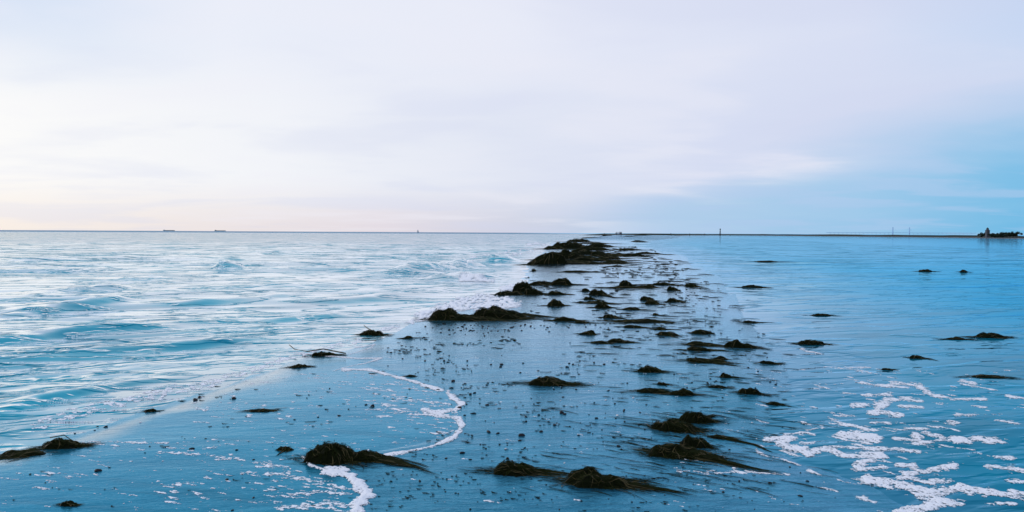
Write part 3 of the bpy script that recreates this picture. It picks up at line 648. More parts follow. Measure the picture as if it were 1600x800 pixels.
C_ = [
 (513, 727, 78, 38, [(560, 716), (605, 722), (650, 732), (690, 745)], 'largest near weed clump, tall round head ringed with foam and a long tail', 1.7),
 (575, 724, 60, 15, [(640, 728)], 'low green-brown hump of weed on the tail of the largest near clump', 1.2),
 (90, 699, 62, 16, [(145, 692)], 'near left weed mound at the water edge with a few pale wires', 1.2),
 (28, 710, 70, 8, [(-20, 718)], 'flat weed rope at the left edge leading up to the near left mound', 1.0),
 (806, 744, 78, 20, [(850, 738), (905, 744)], 'left of the two long joined weed heaps in the centre foreground', 1.3),
 (940, 764, 104, 24, [(1000, 764), (1040, 768), (1090, 776)], 'right of the two long joined weed heaps, nearest the camera', 1.5),
 (1060, 674, 76, 20, [(1100, 680)], 'second weed heap down of the four stacked on the right foreground', 1.3),
 (1092, 660, 50, 20, [(1120, 648), (1158, 654)], 'topmost weed heap of the four stacked on the right foreground', 1.2),
 (1090, 698, 48, 22, [(1118, 700)], 'rounded weed heap just above the lowest of the four stacked heaps', 1.2),
 (1066, 716, 96, 20, [(1120, 718), (1170, 730), (1240, 742)], 'lowest and longest of the four stacked heaps with a tail sweeping right', 1.5),
 (1130, 684, 40, 4, [(1180, 690), (1230, 708)], 'flat dark weed trail beside the rounded heap, toward the lagoon foam', .8),
 (862, 604, 66, 13, [(890, 602), (922, 604)], 'lone spiky weed mound in the open middle of the beach', 1.4),
 (1018, 583, 36, 11, [(1046, 582)], 'small pointed weed tuft right of the lone spiky mound', 1.2),
 (1022, 615, 46, 6, [(1050, 613)], 'left half of a low weed bar on the sand', 1.0),
 (1066, 618, 42, 9, [(1108, 617)], 'right half of a low weed bar, the humped end', 1.0),
 (1036, 602, 18, 4, [(1056, 602)], 'scrap of weed just above the low weed bar', .7),
 (1100, 541, 50, 6, [(1128, 542)], 'upper of two narrow parallel weed strips', 1.0),
 (1094, 549, 42, 7, [(1122, 548)], 'lower of two narrow parallel weed strips', 1.0),
 (1160, 543, 46, 12, [(1188, 541)], 'thick slanting weed slug right of the parallel strips', 1.2),
 (1105, 567, 62, 6, [(1165, 573)], 'long ragged weed bar below the parallel strips', 1.1),
 (1126, 562, 20, 6, None, 'little peak of weed on the long ragged bar', .7),
 (1203, 566, 28, 5, [(1232, 563)], 'short weed strip at the lagoon edge right of the ragged bar', .9),
 (1136, 590, 18, 8, [(1190, 591)], 'knob of weed with a thin straight tail', 1.0),
 (1174, 614, 36, 11, None, 'compact oval weed heap below the knob with a tail', 1.2),
 (1122, 606, 28, 4, None, 'thin weed scrap left of the compact oval heap', .8),
 (1212, 628, 26, 5, [(1250, 632)], 'faint weed scrap at the edge of the dark lagoon shallows', .8),
 (968, 537, 34, 7, [(996, 536)], 'spiky weed scrap casting a reflection above the lone mound', 1.2),
 (936, 538, 26, 4, None, 'thin weed scrap left of the spiky reflected one', .8),
 (700, 499, 60, 21, [(740, 500)], 'rounded grassy weed mound at the wash, left of the long one', 1.5),
 (776, 499, 86, 22, [(820, 492), (856, 496), (890, 498)], 'long weed mound tapering to the right behind the pebble scatter', 1.6),
 (740, 501, 90, 9, [(800, 502)], 'low weed apron joining the rounded mound and the long mound', 1.3),
 (818, 456, 30, 20, None, 'tall dark head of the double weed mound beside the white splash', 1.2),
 (834, 460, 32, 12, [(880, 460)], 'lower right shoulder of the double weed mound', 1.0),
 (796, 460, 42, 8, None, 'low left foot of the double weed mound reaching into the foam', 1.0),
 (877, 446, 32, 14, [(930, 446)], 'dome of weed with a flat arm behind the double mound', 1.2),
 (852, 445, 44, 7, None, 'flat arm of weed running left from the dome', 1.0),
 (870, 461, 26, 7, [(905, 461)], 'small weed hump right of the double mound', 1.0),
 (869, 479, 28, 12, [(885, 478)], 'isolated blunt weed lump in front of the double mound', 1.2),
 (885, 503, 38, 7, [(915, 503)], 'shaggy weed scrap at the tip of the long tapering mound', 1.1),
 (910, 506, 26, 3, [(945, 506)], 'thin weed strip right of the shaggy scrap', .8),
 (980, 448, 22, 11, [(1015, 444)], 'pointed weed heap at the head of the far string of clumps', 1.1),
 (1040, 446, 34, 5, [(1062, 447)], 'flat weed piece after the pointed heap', 1.0),
 (1010, 450, 30, 5, [(1035, 451)], 'slim weed strip just below the pointed heap tail', .9),
 (975, 451, 50, 3, None, 'long thread-like weed line under the pointed heap', .8),
 (1052, 454, 18, 7, [(1068, 456)], 'small weed knot at the right of the string', .9),
 (1082, 448, 22, 6, [(1098, 449)], 'outlying weed piece at the right end of the string', 1.0),
 (915, 456, 12, 6, None, 'tiny round weed knot before the sloping heap', .9),
 (936, 462, 26, 11, [(960, 466), (1000, 466)], 'sloping weed heap with a tapering tail', 1.1),
 (1012, 470, 24, 8, [(1036, 474)], 'dark weed knot low in the second string', 1.0),
 (1020, 476, 26, 7, [(1040, 477)], 'weed scrap touching the dark knot from below', .9),
 (1056, 472, 26, 6, [(1069, 473)], 'weed fragment at the right end of the second string', .9),
 (921, 469, 18, 6, [(950, 471)], 'thin weed clump at the start of the third string', .9),
 (930, 475, 40, 4, [(975, 476)], 'flat weed line of the third string', .9),
 (943, 482, 26, 9, [(965, 482)], 'blunt weed clump of the third string', 1.0),
 (985, 485, 28, 5, [(1012, 485)], 'low pointed weed clump at the end of the third string', .9),
 (955, 498, 26, 7, [(980, 500)], 'left hump of the long weed rope in mid beach', 1.0),
 (1000, 505, 66, 6, [(1048, 503)], 'right part of the long weed rope in mid beach', 1.1),
 (1025, 493, 10, 4, [(1040, 494)], 'tiny weed tip above the long rope', .8),
 (990, 513, 30, 4, [(1040, 515)], 'thin weed rope below the long one', .9),
 (1034, 516, 20, 4, [(1075, 516)], 'thin weed rope hump at the right', .8),
 (918, 524, 24, 7, [(938, 526)], 'slanting bristly weed scrap above the spiky reflected one', 1.0),
 (1044, 525, 34, 6, [(1060, 530)], 'loose sprawling weed scrap left of the parallel strips', .9),
 (1100, 522, 36, 6, [(1085, 520)], 'straggly weed patch directly above the parallel strips', .9),
 (1270, 535, 38, 9, None, 'lone dark weed tuft sitting in the lagoon shallows', 1.2),
 (1173, 502, 24, 4, [(1215, 501)], 'half-sunk weed patch in the lagoon above the slanting slug', .9),
 (1286, 491, 28, 3, None, 'small flat weed patch out in the lagoon', .8),
 (1177, 448, 30, 5, None, 'low weed lump in the calm lagoon beyond the string of clumps', 1.1),
 (1198, 409, 34, 2.0, [(1250, 409)], 'far thin weed line drifting on the lagoon', .8),
 (1449, 423.5, 20, 4.5, None, 'left of two far weed lumps on the lagoon', 1.0),
 (1507, 424, 12, 4, None, 'right of two far weed lumps on the lagoon', 1.0),
 (1552, 525, 44, 9, [(1590, 524)], 'ragged weed patch far right on the lagoon', 1.2),
 (1496, 528, 32, 4, [(1520, 528)], 'thin weed strip left of the far right ragged patch', .9),
 (1436, 556, 26, 6, [(1468, 561)], 'split weed scrap in the middle of the lagoon', 1.0),
 (1548, 587, 50, 3, None, 'sunken weed patch right of the lagoon middle', .7),
 (1388, 575, 18, 3, None, 'small sunken weed scrap above the lagoon foam', .7),
 (580, 521, 34, 11, None, 'upright weed tuft with horn-like twigs at the sea edge', 1.3),
 (636, 528, 18, 4, [(668, 528)], 'small weed scrap with a thin tail right of the horned tuft', 1.0),
 (504, 553, 34, 8, [(545, 553)], 'spiky weed tuft holding a long curved twig', 1.3),
 (464, 572, 28, 5, [(490, 571)], 'low weed tuft under the curved twig', 1.0),
 (406, 644, 38, 3, [(440, 641)], 'thin flattened weed scrap on the left sand', .7),
 (444, 706, 26, 6, [(430, 715)], 'loose weed scrap left of the largest near clump', .8),
 (233, 639, 20, 5, None, 'small weed scrap caught under the near shore wave', .9),
 (104, 793, 22, 9, [(128, 792)], 'small dark weed lump at the bottom left of the sand', 1.0),
 (640, 590, 14, 3, [(655, 590)], 'tiny weed scrap on the upper foam line', .8),
 # far bank
 (856, 413, 54, 21, [(900, 410)], 'bulky left end of the big far weed bank', 1.5),
 (884, 405, 70, 17, [(940, 402)], 'middle hump of the big far weed bank', 1.5),
 (895, 388, 62, 13, [(920, 387)], 'upper back hump of the big far weed bank', 1.4),
 (866, 389, 34, 6, None, 'low left tongue of the upper far weed bank', 1.2),
 (905, 378, 34, 6, None, 'top rear mound of the far weed bank', 1.0),
 (920, 398, 60, 9, [(960, 397), (1010, 397)], 'right wing of the far weed bank', 1.2),
 (902, 413, 90, 6, [(950, 412)], 'low front skirt of the far weed bank', 1.2),
 (964, 417, 18, 3, None, 'thin piece off the front of the far weed bank', .8),
 (1015, 397, 40, 4, [(1060, 398)], 'long flat weed spit reaching right from the far bank', 1.0),
 (950, 405, 40, 5, [(985, 404)], 'broken weed pieces right of the far bank', 1.0),
 (1000, 378, 24, 2.5, [(1012, 377)], 'dark weed edge on the distant sandbar', .8),
 (930, 381, 44, 2.6, [(970, 381)], 'weed line along the foot of the distant sandbar', .8),
 (834, 423, 7, 5, None, 'single small weed knob in the water left of the far bank', .9),
 (925, 408, 60, 8, [(975, 408)], 'front right wing of the far weed bank', 1.3),
 (930, 391, 50, 6, [(975, 391)], 'rear right wing of the far weed bank', 1.2),
 (945, 401, 44, 5, [(1000, 401)], 'flat finger of weed right of the far bank hump', 1.1),
 (985, 391, 40, 3, [(1020, 391)], 'thin weed line out on the right behind the far bank', 1.0),
 (980, 400, 46, 4, [(1030, 400)], 'ragged weed raft right of the far bank', 1.1),
 (965, 411, 40, 4, [(1000, 411)], 'ragged weed raft in front of the right wing of the far bank', 1.1),
 (940, 386, 40, 6, [(970, 386)], 'weed hump behind the right wing of the far bank', 1.1),
 (905, 426, 44, 3.2, [(930, 425)], 'straight stick-like weed bar in front of the far bank', .9)]
for k in C_: clump(*k)

# driftwood twigs
def twig(pts, rad, label):
    W = [at(px_, py_, .03)+np.array([0, 0, zz]) for px_, py_, zz in pts]
    o = MB().tube([tuple(q) for q in W], [rad*(1-.5*i/len(W)) for i in range(len(W))], 6).build('twig', M_WEED3, smooth=True)
    tag(o, label, 'twig', 'bare twigs caught in the weed')
twig([(540, 556, .03), (505, 553, .06), (480, 553, .03), (460, 550, .035), (452, 545, .05)], .008, 'long curved twig sticking left out of the spiky weed tuft')
twig([(584, 520, .02), (574, 518, .05), (569, 516, .07)], .008, 'short twig poking up at the left of the horned weed tuft')
twig([(905, 742, .02), (893, 744, .03), (886, 748, .015)], .004, 'pale bent twig across the joint of the two long foreground heaps')
twig([(78, 694, .045), (100, 692, .055), (118, 693, .005)], .004, 'thin arched twig over the near left weed mound')
twig([(770, 700, .002), (730, 694, .003), (700, 690, .002)], .003, 'straight hair-thin twig lying on the open sand in mid foreground')
twig([(570, 744, .002), (600, 746, .003), (632, 748, .002)], .003, 'hair-thin twig lying on the sand right of the thick foam edge')

# ------------------------------------------------------------ stones, shells and scraps
def stone_mesh(seed, shell=False):
    r_ = np.random.default_rng(seed); V = []; na, nr = 9, 5
    for i in range(nr):
        ph = math.pi*i/(nr-1)
        for k in range(na):
            th = 6.283*k/na; rr_ = 1+.5*(vnoise(np.cos(th)*1.6+seed*3, np.sin(th)*1.6+ph*1.5, seed)-.5)
            V.append((rr_*math.sin(ph)*math.cos(th), rr_*math.sin(ph)*math.sin(th)*.8, .6*math.cos(ph)*rr_))
    Fc = [(i*na+k, (i+1)*na+k, (i+1)*na+(k+1) % na, i*na+(k+1) % na) for i in range(nr-1) for k in range(na)]
    me = bpy.data.meshes.new('pebble'); me.from_pydata([tuple(map(float, v)) for v in V], [], Fc); me.update()
    me.materials.append(M_SHELL if shell else M_PEB); me.polygons.foreach_set('use_smooth', [True]*len(me.polygons)); return me
stones = [stone_mesh(k) for k in range(10)]; shells = [stone_mesh(20+k, True) for k in range(3)]
big = [(305, 622, 9), (312, 617, 7), (365, 621, 9), (165, 662, 8), (152, 661, 4), (148, 667, 4), (117, 671, 3), (153, 737, 11), (708, 597, 8), (705, 608, 6), (735, 618, 7), (741, 616, 5), (718, 640, 9), (740, 648, 7),
 (729, 634, 4), (761, 635, 6), (726, 651, 5), (763, 677, 8), (778, 679, 5), (815, 682, 9), (822, 653, 6), (822, 660, 5), (878, 647, 9), (867, 666, 7), (842, 650, 5), (845, 676, 6), (812, 690, 5), (882, 649, 5),
 (722, 710, 8), (735, 720, 5), (650, 706, 5), (656, 755, 6), (700, 567, 5), (664, 565, 5), (694, 565, 5), (730, 565, 4), (784, 571, 6), (782, 575, 5), (767, 571, 4), (629, 561, 4), (813, 584, 4), (886, 575, 5), (895, 571, 4),
 (928, 568, 5), (944, 571, 5), (841, 581, 4), (794, 534, 5), (761, 603, 4), (727, 601, 4), (684, 611, 5), (515, 608, 4), (582, 636, 8), (572, 634, 5), (530, 651, 5), (497, 653, 4), (355, 752, 7), (396, 780, 5), (363, 800, 5),
 (300, 703, 7), (370, 705, 6), (396, 720, 4), (228, 640, 4), (1015, 617, 0), (1106, 599, 4), (1110, 592, 4), (1212, 597, 4), (975, 642, 6), (976, 660, 4), (998, 665, 4), (967, 697, 6), (932, 655, 5), (1140, 700, 5), (1203, 754, 6),
 (1155, 752, 5), (1250, 773, 7), (1130, 770, 5), (793, 718, 5), (818, 716, 4), (800, 722, 4), (900, 610, 4), (950, 612, 4), (880, 622, 4), (1000, 645, 4), (1010, 633, 4), (697, 718, 5), (830, 624, 3), (762, 600, 5)]
items = [(a, b, s, 'dark pebble or snail-sized lump lying singly on the wet sand', 'larger dark lumps on the open sand', False) for a, b, s in big if s]
r_ = np.random.default_rng(5)
for k in range(84):
    a = r_.normal(755, 55) if k < 60 else r_.uniform(700, 950); b = 506+abs(r_.normal(0, 11))
    if a > 660: items.append((a, b, r_.uniform(2.2, 4.2), 'small dark pebble in the dense scatter below the long tapering weed mound', 'pebbles below the long weed mound', False))
while len(items) < 282:
    b = 530+270*r_.random()**.9; lx_ = np.interp(b, [530, 560, 600, 640, 690, 730, 800], [600, 560, 690, 725, 730, 600, 600]); hx_ = np.interp(b, [530, 600, 700, 800], [1200, 1230, 1180, 1400])
    a = r_.uniform(lx_, hx_); items.append((a, b, r_.uniform(2.0, 4.6)*(.8+.3*(b-530)/270), 'small dark pebble strewn over the wet sand between the foam edge and the lagoon', 'pebbles strewn over the middle sand', False))
for k in range(18):
    b = r_.uniform(620, 790); a = r_.uniform(745, 1180) if k < 14 else r_.uniform(60, 460)
    items.append((a, b, r_.uniform(2.5, 4.5), 'small pale shell fragment on the wet sand', 'pale shell fragments', True))
shortn = [(c_[0]+(0 if not c_[4] else .15*c_[2]), c_[1]-c_[3]*.3, re.split(r',| of | in | at | on | with | right| left| under | below | above | beside | below| leading| tapering| ringed| casting| touching| holding| joining| reaching| running| caught| sitting', c_[5])[0].strip()) for c_ in C_ if not c_[5].startswith(('left', 'right', 'upper', 'lower', 'low '))]
seen = {}
for k in range(sum(1 for q in big if q[2])):
    a, b, s, lb, gp, sh = items[k]
    n_ = min((q for q in shortn if len(q[2].split()) > 2), key=lambda q: math.hypot(q[0]-a, (q[1]-b)*2.2))
    dx, dy = a-n_[0], (b-n_[1])*2.2; w_ = ('to the right of' if dx > 0 else 'to the left of') if abs(dx) > abs(dy) else ('in front of' if dy > 0 else 'beyond')
    seen.setdefault((n_[2], w_), []).append((math.hypot(dx, dy), k))
for (nm_, w_), lst in seen.items():
    for r, (_, k) in enumerate(sorted(lst)):
        a, b, s, lb, gp, sh = items[k]; sz = 'large ' if s >= 8 else ('small ' if s <= 4 else '')
        od = ('', 'second ', 'third ', 'fourth ', 'fifth ', 'sixth ', 'seventh ', 'eighth ', 'ninth ', 'tenth ', 'eleventh ', 'twelfth ', 'thirteenth ', 'fourteenth ', 'fifteenth ', 'sixteenth ')[min(r, 15)]
        items[k] = (a, b, s, '%sdark pebble, %snearest %s the %s' % (sz, od, w_, nm_), gp, sh)
for k, (a, b, s, lb, gp, sh) in enumerate(items):
    g0 = at(a, b, .03); rad = s/2*g0[1]/FPX
    me = (shells[k % 3] if sh else stones[k % 10]); o = bpy.data.objects.new('shell' if sh else 'pebble', me); COL.objects.link(o)
    gz = float(ground(g0[0], g0[1])); o.location = (float(g0[0]), float(g0[1]), gz+rad*.15)
    o.scale = (rad*r_.uniform(.9, 1.4), rad*r_.uniform(.7, 1.2), rad*r_.uniform(.6, 1.1)); o.rotation_euler = (r_.normal(0, .2), r_.normal(0, .2), r_.random()*6.28)
    tag(o, lb, 'shell' if sh else 'pebble', gp)
# fine grit and weed scraps too small to count
sl = []
for k in range(5200):
    b = 385+430*r_.random()**(1.3 if k < 3400 else .55)
    lx_ = np.interp(b, [385, 420, 450, 500, 560, 600, 650, 690, 730, 800], [900, 840, 800, 690, 560, 300, 250, 80, 0, 0]); hx_ = np.interp(b, [385, 400, 450, 540, 600, 700, 800], [1000, 1060, 1130, 1230, 1260, 1200, 1480])
    a = lx_+(hx_-lx_)*r_.beta(1.3, 1.9)
    wgt = fbm(np.array(a/60.), np.array(b/16.), 3, 77)
    if wgt < .10+.1*(a < 560) or (a < np.interp(b, [560, 600, 650, 720, 800], [560, 680, 722, 600, 580]) and r_.random() < .75): continue
    g0 = at(a, b, .03); s_ = g0[1]/FPX; ln = s_*abs(r_.normal(2, 6))+s_*2; m = 4; tt = np.linspace(-.5, .5, m)
    hd = r_.normal(-.25, .35); pts = g0[:2]+np.stack([np.cos(hd+tt)*tt*ln, np.sin(hd+tt)*tt*ln], -1)
    zz = ground(pts[:, 0], pts[:, 1])+.002; sl.append((np.column_stack([pts, zz]), s_*r_.uniform(.5, 1.4)))
sw = []
for k in range(620):
    b = 400+370*r_.random()**1.1; lx_ = np.interp(b, [400, 450, 500, 560, 640, 720, 780], [880, 860, 860, 850, 800, 760, 780]); hx_ = np.interp(b, [400, 450, 520, 600, 700, 770], [1060, 1120, 1210, 1250, 1260, 1280])
    a = lx_+(hx_-lx_)*r_.beta(2.2, 1.7)
    g0 = at(a, b, .03); s_ = g0[1]/FPX; ln = s_*r_.uniform(10, 60)*(.6+.8*(b > 640)); m = 9; tt = np.linspace(-.5, .5, m)
    hd = r_.normal(-.22-.3*(b > 640), .13)+.5*tt*r_.normal(0, 1); pts = g0[:2]+np.cumsum(np.stack([np.cos(hd), np.sin(hd)], -1), 0)*ln/m
    zz = ground(pts[:, 0], pts[:, 1])+.002; sw.append((np.column_stack([pts, zz]), s_*r_.uniform(.35, 1.0)))
o = ribbons(sw, 'weed_wisps', M_WEED2, None); tag(o, 'long thin wisps of weed combed flat over the sand between the clumps', 'weed wisps', None, 'stuff')
o = ribbons(sl, 'weed_scraps', M_WEED, None); tag(o, 'tiny dark weed scraps and grit sprinkled over the wet sand', 'weed scraps', None, 'stuff')

# ------------------------------------------------------------ distant shore on the right
wl = [(1036, 480), (1060, 560), (1100, 720), (1150, 760), (1200, 720), (1300, 600), (1400, 500), (1500, 420), (1600, 350), (1750, 300), (2000, 260)]
pts = np.array([at_dist(a, d)[:2] for a, d in wl]); cum = np.r_[0, np.cumsum(np.linalg.norm(np.diff(pts, axis=0), axis=1))]
tt = np.linspace(0, cum[-1], 520); cxl = np.interp(tt, cum, pts[:, 0]); cyl = np.interp(tt, cum, pts[:, 1])
V = []; prof = [(-3, -.2, 0), (0, .04, 0), (4, .22, 0), (7, .34, 1), (14, .75, 1), (30, .9, 1), (50, .75, 1), (70, -.2, 0)]
for i in range(len(tt)):
    dx, dy = np.gradient(cxl)[i] if False else (cxl[min(i+1, 519)]-cxl[max(i-1, 0)]), (cyl[min(i+1, 519)]-cyl[max(i-1, 0)])
    l_ = math.hypot(dx, dy); nx_, ny_ = -dy/l_, dx/l_
    if ny_ < 0 and nx_ < 0: nx_, ny_ = -nx_, -ny_
    k_ = min(1, tt[i]/60)
    for off, zz, gflag in prof:
        hz = zz*(.35+.65*k_)
        if gflag: hz += .75*(max(0, float(vnoise(tt[i]/5, off/6, 3))-.35))+.5*(float(vnoise(tt[i]/38, 2.0, 9))-.5) + .2*float(vnoise(tt[i]/1.7, off, 5))
        V.append((cxl[i]+nx_*off*k_, cyl[i]+ny_*off*k_, hz))
nP = len(prof); Fc = []; mi = []
for i in range(len(tt)-1):
    for k in range(nP-1):
        Fc.append((i*nP+k, (i+1)*nP+k, (i+1)*nP+k+1, i*nP+k+1)); mi.append(0 if k < 2 else 1)
land = mesh_obj('headland', V, Fc, M_LSAND); land.data.materials.append(M_LAND); land.data.polygons.foreach_set('material_index', mi)
tag(land, 'low dark scrub-covered spit across the lagoon', None, None, 'structure')
def shore_point(px_, off):
    v = at_dist(px_, 1.0)[:2]; best = None
    for i in range(519):
        if cxl[i]/cyl[i] <= v[0] <= cxl[i+1]/cyl[i+1]: best = i; break
    i = best if best is not None else 500
    d = math.hypot(cxl[i], cyl[i]); return np.array([cxl[i]*(d+off)/d, cyl[i]*(d+off)/d])

# leafy crowns
def leafy(c, rx, ry, rz, n, leaf, seed, name, parent, matl):
    q = np.random.default_rng(seed); lobes = [(q.normal(0, .45, 3)*np.array([rx, ry, rz*.7]), q.uniform(.35, .6)) for _ in range(7)]
    V = []; Fc = []
    for k in range(n):
        lc, ls = lobes[k % 7]; d = q.normal(0, 1, 3); d /= np.linalg.norm(d); p_ = np.array(c)+lc+d*np.array([rx, ry, rz])*ls*q.random()**.33
        a = q.normal(0, 1, 3); a /= np.linalg.norm(a); b = np.cross(a, d); b /= np.linalg.norm(b)+1e-6; m = len(V); s_ = leaf*q.uniform(.6, 1.4)
        V += [p_-a*s_, p_-b*s_*.6, p_+a*s_, p_+b*s_*.6]; Fc.append((m, m+1, m+2, m+3))
    return mesh_obj(name, V, Fc, matl, parent, False)
M_LEAF = mat('dark_foliage', (.020, .034, .022), .8, .1, .6, .6); M_BARK = mat('bark', (.05, .04, .03), .9)
M_DARK = mat('dark_timber', (.02, .022, .025), .8); M_STONE = mat('grey_masonry', (.06, .065, .08), .85, var=.3)
M_HAZED = mat('haze_tinted_concrete', (.42, .62, .85), .8)  # bridge concrete with distance haze painted into its colour as pale blue
M_HULL = mat('ship_hull_paint', (.03, .12, .18), .6); M_UP = mat('ship_white_paint', (.6, .65, .7), .5); M_SAIL = mat('sailcloth', (.45, .50, .55), .8)
trees = [(1536, 2.6, 'small bush-like tree at the left end of the grove'), (1541, 3.0, 'round tree just left of the stone tower'), (1550, 2.9, 'dark tree just right of the stone tower'), (1555, 2.6, 'low tree, second right of the tower'),
 (1560, 3.1, 'rounded tree, third right of the tower'), (1565, 3.4, 'broad tree near the middle of the grove'), (1570, 3.5, 'tallest dark tree of the grove'), (1575, 3.4, 'full tree right of the tallest one'), (1580, 3.4, 'dense tree in the right half of the grove'), (1585, 3.3, 'dense tree near the right end of the grove'), (1590, 3.0, 'rounded tree closing the right end of the grove')]
for k, (px_, h_, lb) in enumerate(trees):
    p = shore_point(px_, 14+3*math.sin(k*2.1)); z0 = .7; root = empty('tree', (p[0], p[1], z0)); tag(root, lb, 'tree', 'trees in the grove on the far shore')
    h_ *= .74
    tr = MB().tube([(0, 0, -.5), (.05, 0, h_*.4), (.02, .05, h_*.8)], [.14, .10, .04], 6)
    for q in range(4): tr.tube([(0, 0, h_*.35), (.6*math.cos(q*1.6), .6*math.sin(q*1.6), h_*.7)], [.05, .02], 5)
    tr.build('trunk', M_BARK, root, True)
    leafy((0, 0, h_*.48), 1.6, 1.2, h_*.58, 800, .19, k+3, 'crown', root, M_LEAF)
# tower in the grove
p = shore_point(1544.5, 12); root = empty('stone_tower', (p[0], p[1], .6)); tag(root, 'dark square tower with a stepped pointed top rising from the grove', 'tower')
MB().box(-.75, .75, -.75, .75, -.5, 3.2).build('tower_wall', M_STONE, root)
MB().box(-.85, .85, -.85, .85, 3.202, 3.4).build('cornice', M_STONE, root)
MB().box(-.45, .45, -.45, .45, 3.402, 4.0).build('lantern_storey', M_STONE, root)
b = MB(); b.v = [(-.5, -.5, 4.003), (.5, -.5, 4.003), (.5, .5, 4.003), (-.5, .5, 4.003), (0, 0, 4.8)]; b.f = [[3, 2, 1, 0], [0, 1, 4], [1, 2, 4], [2, 3, 4], [3, 0, 4]]; b.build('roof', M_DARK, root)
for zz in (1.0, 2.2): MB().box(-.18, .18, -.79, -.752, zz, zz+.5).build('window', M_DARK, root)
# beacon
p = shore_point(1125.3, 8); dist = math.hypot(*p); k_ = dist/FPX; root = empty('beacon', (p[0], p[1], .5)); tag(root, 'tall lattice beacon mast with a dark ball on top on the far shore', 'beacon')
f_ = MB(); hb = 9.2*k_
for sx, sy in ((-1, -1), (1, -1), (1, 1), (-1, 1)): f_.tube([(sx*1.1*k_, sy*1.1*k_, -.5), (sx*.25*k_, sy*.25*k_, hb*.8)], .09, 5)
f_.tube([(0, 0, -.3), (0, 0, hb*.85)], .12, 6)
for zf in (.2, .45, .65):
    w_ = (1.1-.85*zf/.8)*k_
    f_.tube([(-w_, -w_, hb*zf), (w_, -w_, hb*zf), (w_, w_, hb*zf), (-w_, w_, hb*zf), (-w_, -w_, hb*zf)], .12, 4)
f_.build('lattice_mast', M_DARK, root)
MB().box(-.8*k_, .8*k_, -.8*k_, .8*k_, -.4, 1.3*k_).build('base_hut', M_STONE, root)
MB().tube([(0, 0, hb*.80), (0, 0, hb*.84), (0, 0, hb*.92), (0, 0, hb*.99), (0, 0, hb*1.02)], [.3*k_, .85*k_, 1.0*k_, .8*k_, .2*k_], 12).build('top_ball', M_DARK, root, True)
# small masts and a hut on the land
for px_, wpx, hpx, lb in ((1048.5, .9, 3.2, 'small dark marker post at the near end of the far shore'), (1078, .8, 2.4, 'squat dark marker post midway to the beacon'), (1101.5, .5, 2.2, 'thin post left of the beacon')):
    p = shore_point(px_, 6); k_ = math.hypot(*p)/FPX; r0 = empty('marker_post', (p[0], p[1], .3)); tag(r0, lb, 'post', 'posts on the far shore')
    MB().tube([(0, 0, -.3), (0, 0, hpx*k_*.7)], wpx*k_*.4, 8).build('shaft', M_DARK, r0, True); MB().box(-wpx*k_*.6, wpx*k_*.6, -wpx*k_*.6, wpx*k_*.6, hpx*k_*.7+.003, hpx*k_).build('cap', M_DARK, r0)
# cable-stayed bridge on the horizon
D = 21000; kb = D/FPX; pa, pb = at_dist(1395, D), at_dist(1421, D)
cxm = (pa+pb)/2; root = empty('bridge', (cxm[0], cxm[1], 0)); tag(root, 'faint cable-stayed bridge with two pylons on the horizon behind the far shore', 'bridge')
half = np.linalg.norm(pb-pa)/2; root.rotation_euler = (0, 0, math.atan2(pb[1]-pa[1], pb[0]-pa[0]))
for sx in (-1, 1):
    py_ = MB()
    for oy in (-14, 14): py_.tube([(sx*half, oy, -5), (sx*half, oy*.9, 196)], [9, 6], 6)
    py_.box(sx*half-5, sx*half+5, -13, 13, 50, 56); py_.build('pylon', M_HAZED, root)
    for q in range(1, 9):
        for s2 in (-1, 1): MB().tube([(sx*half, 12, 60+15*q), (sx*half+s2*half*.11*q, 12, 57)], .35, 4).build('stay_cable', M_HAZED, root)
MB().box(-half*9, half*9, -12, 12, 45, 55).build('deck', M_HAZED, root)
for q in range(-17, 18):
    if abs(q) > 1: MB().tube([(q*half*.5, 0, -4), (q*half*.5, 0, 44.9)], 4, 6).build('pier', M_HAZED, root)

# ------------------------------------------------------------ ships and sailing boat
def ship(px_, wpx, lb, seed):
    D = 17000; k_ = D/FPX; p = at_dist(px_, D); Ls = wpx*k_; root = empty('cargo_ship', (p[0], p[1], 0)); tag(root, lb, 'ship', 'cargo ships on the horizon')
    h_ = 1.9*k_/2*1.0; b_ = Ls*.08
    ys_ = [-b_, b_]
    out = [(-Ls/2, 0), (-Ls*.47, -h_*.2), (Ls*.46, -h_*.2), (Ls*.5, h_*.9), (Ls*.49, h_*1.2), (Ls*.42, h_), (-Ls*.49, h_)]
    MB().prism(out, -b_, b_).build('hull', M_HULL, root)
    sx = -1 if seed else -1
    MB().box(-Ls*.46, -Ls*.36, -b_*.8, b_*.8, h_+.02, h_*1.9).build('bridge_house', M_UP if not seed else M_HULL, root)
    MB().tube([(-Ls*.43, 0, h_*1.9), (-Ls*.43, 0, h_*2.3)], Ls*.012, 8).build('funnel', M_HULL, root)
    for q in range(5): MB().box(-Ls*.30+q*Ls*.14, -Ls*.20+q*Ls*.14, -b_*.7, b_*.7, h_+.02, h_*1.25).build('hatch_cover', M_HULL, root)
    MB().tube([(Ls*.40, 0, h_), (Ls*.40, 0, h_*1.7)], Ls*.006, 6).build('foremast', M_HULL, root)
ship(264, 17.5, 'dark teal cargo ship on the horizon, the left and larger of two', 0)
ship(344, 17, 'low grey-blue cargo ship on the horizon, the right one of two', 1)
D = 6000; k_ = D/FPX; p = at_dist(653, D); root = empty('sailing_boat', (p[0], p[1], 0)); tag(root, 'tiny pale sailing boat on the horizon at the middle left', 'boat')
MB().prism([(-1.6*k_, .6*k_), (-1.3*k_, -.1*k_), (1.2*k_, -.1*k_), (1.9*k_, .7*k_)], -.5*k_, .5*k_).build('hull', M_STONE, root)
MB().tube([(0, 0, .5*k_), (0, 0, 4.6*k_)], .08*k_, 6).build('mast', M_STONE, root)
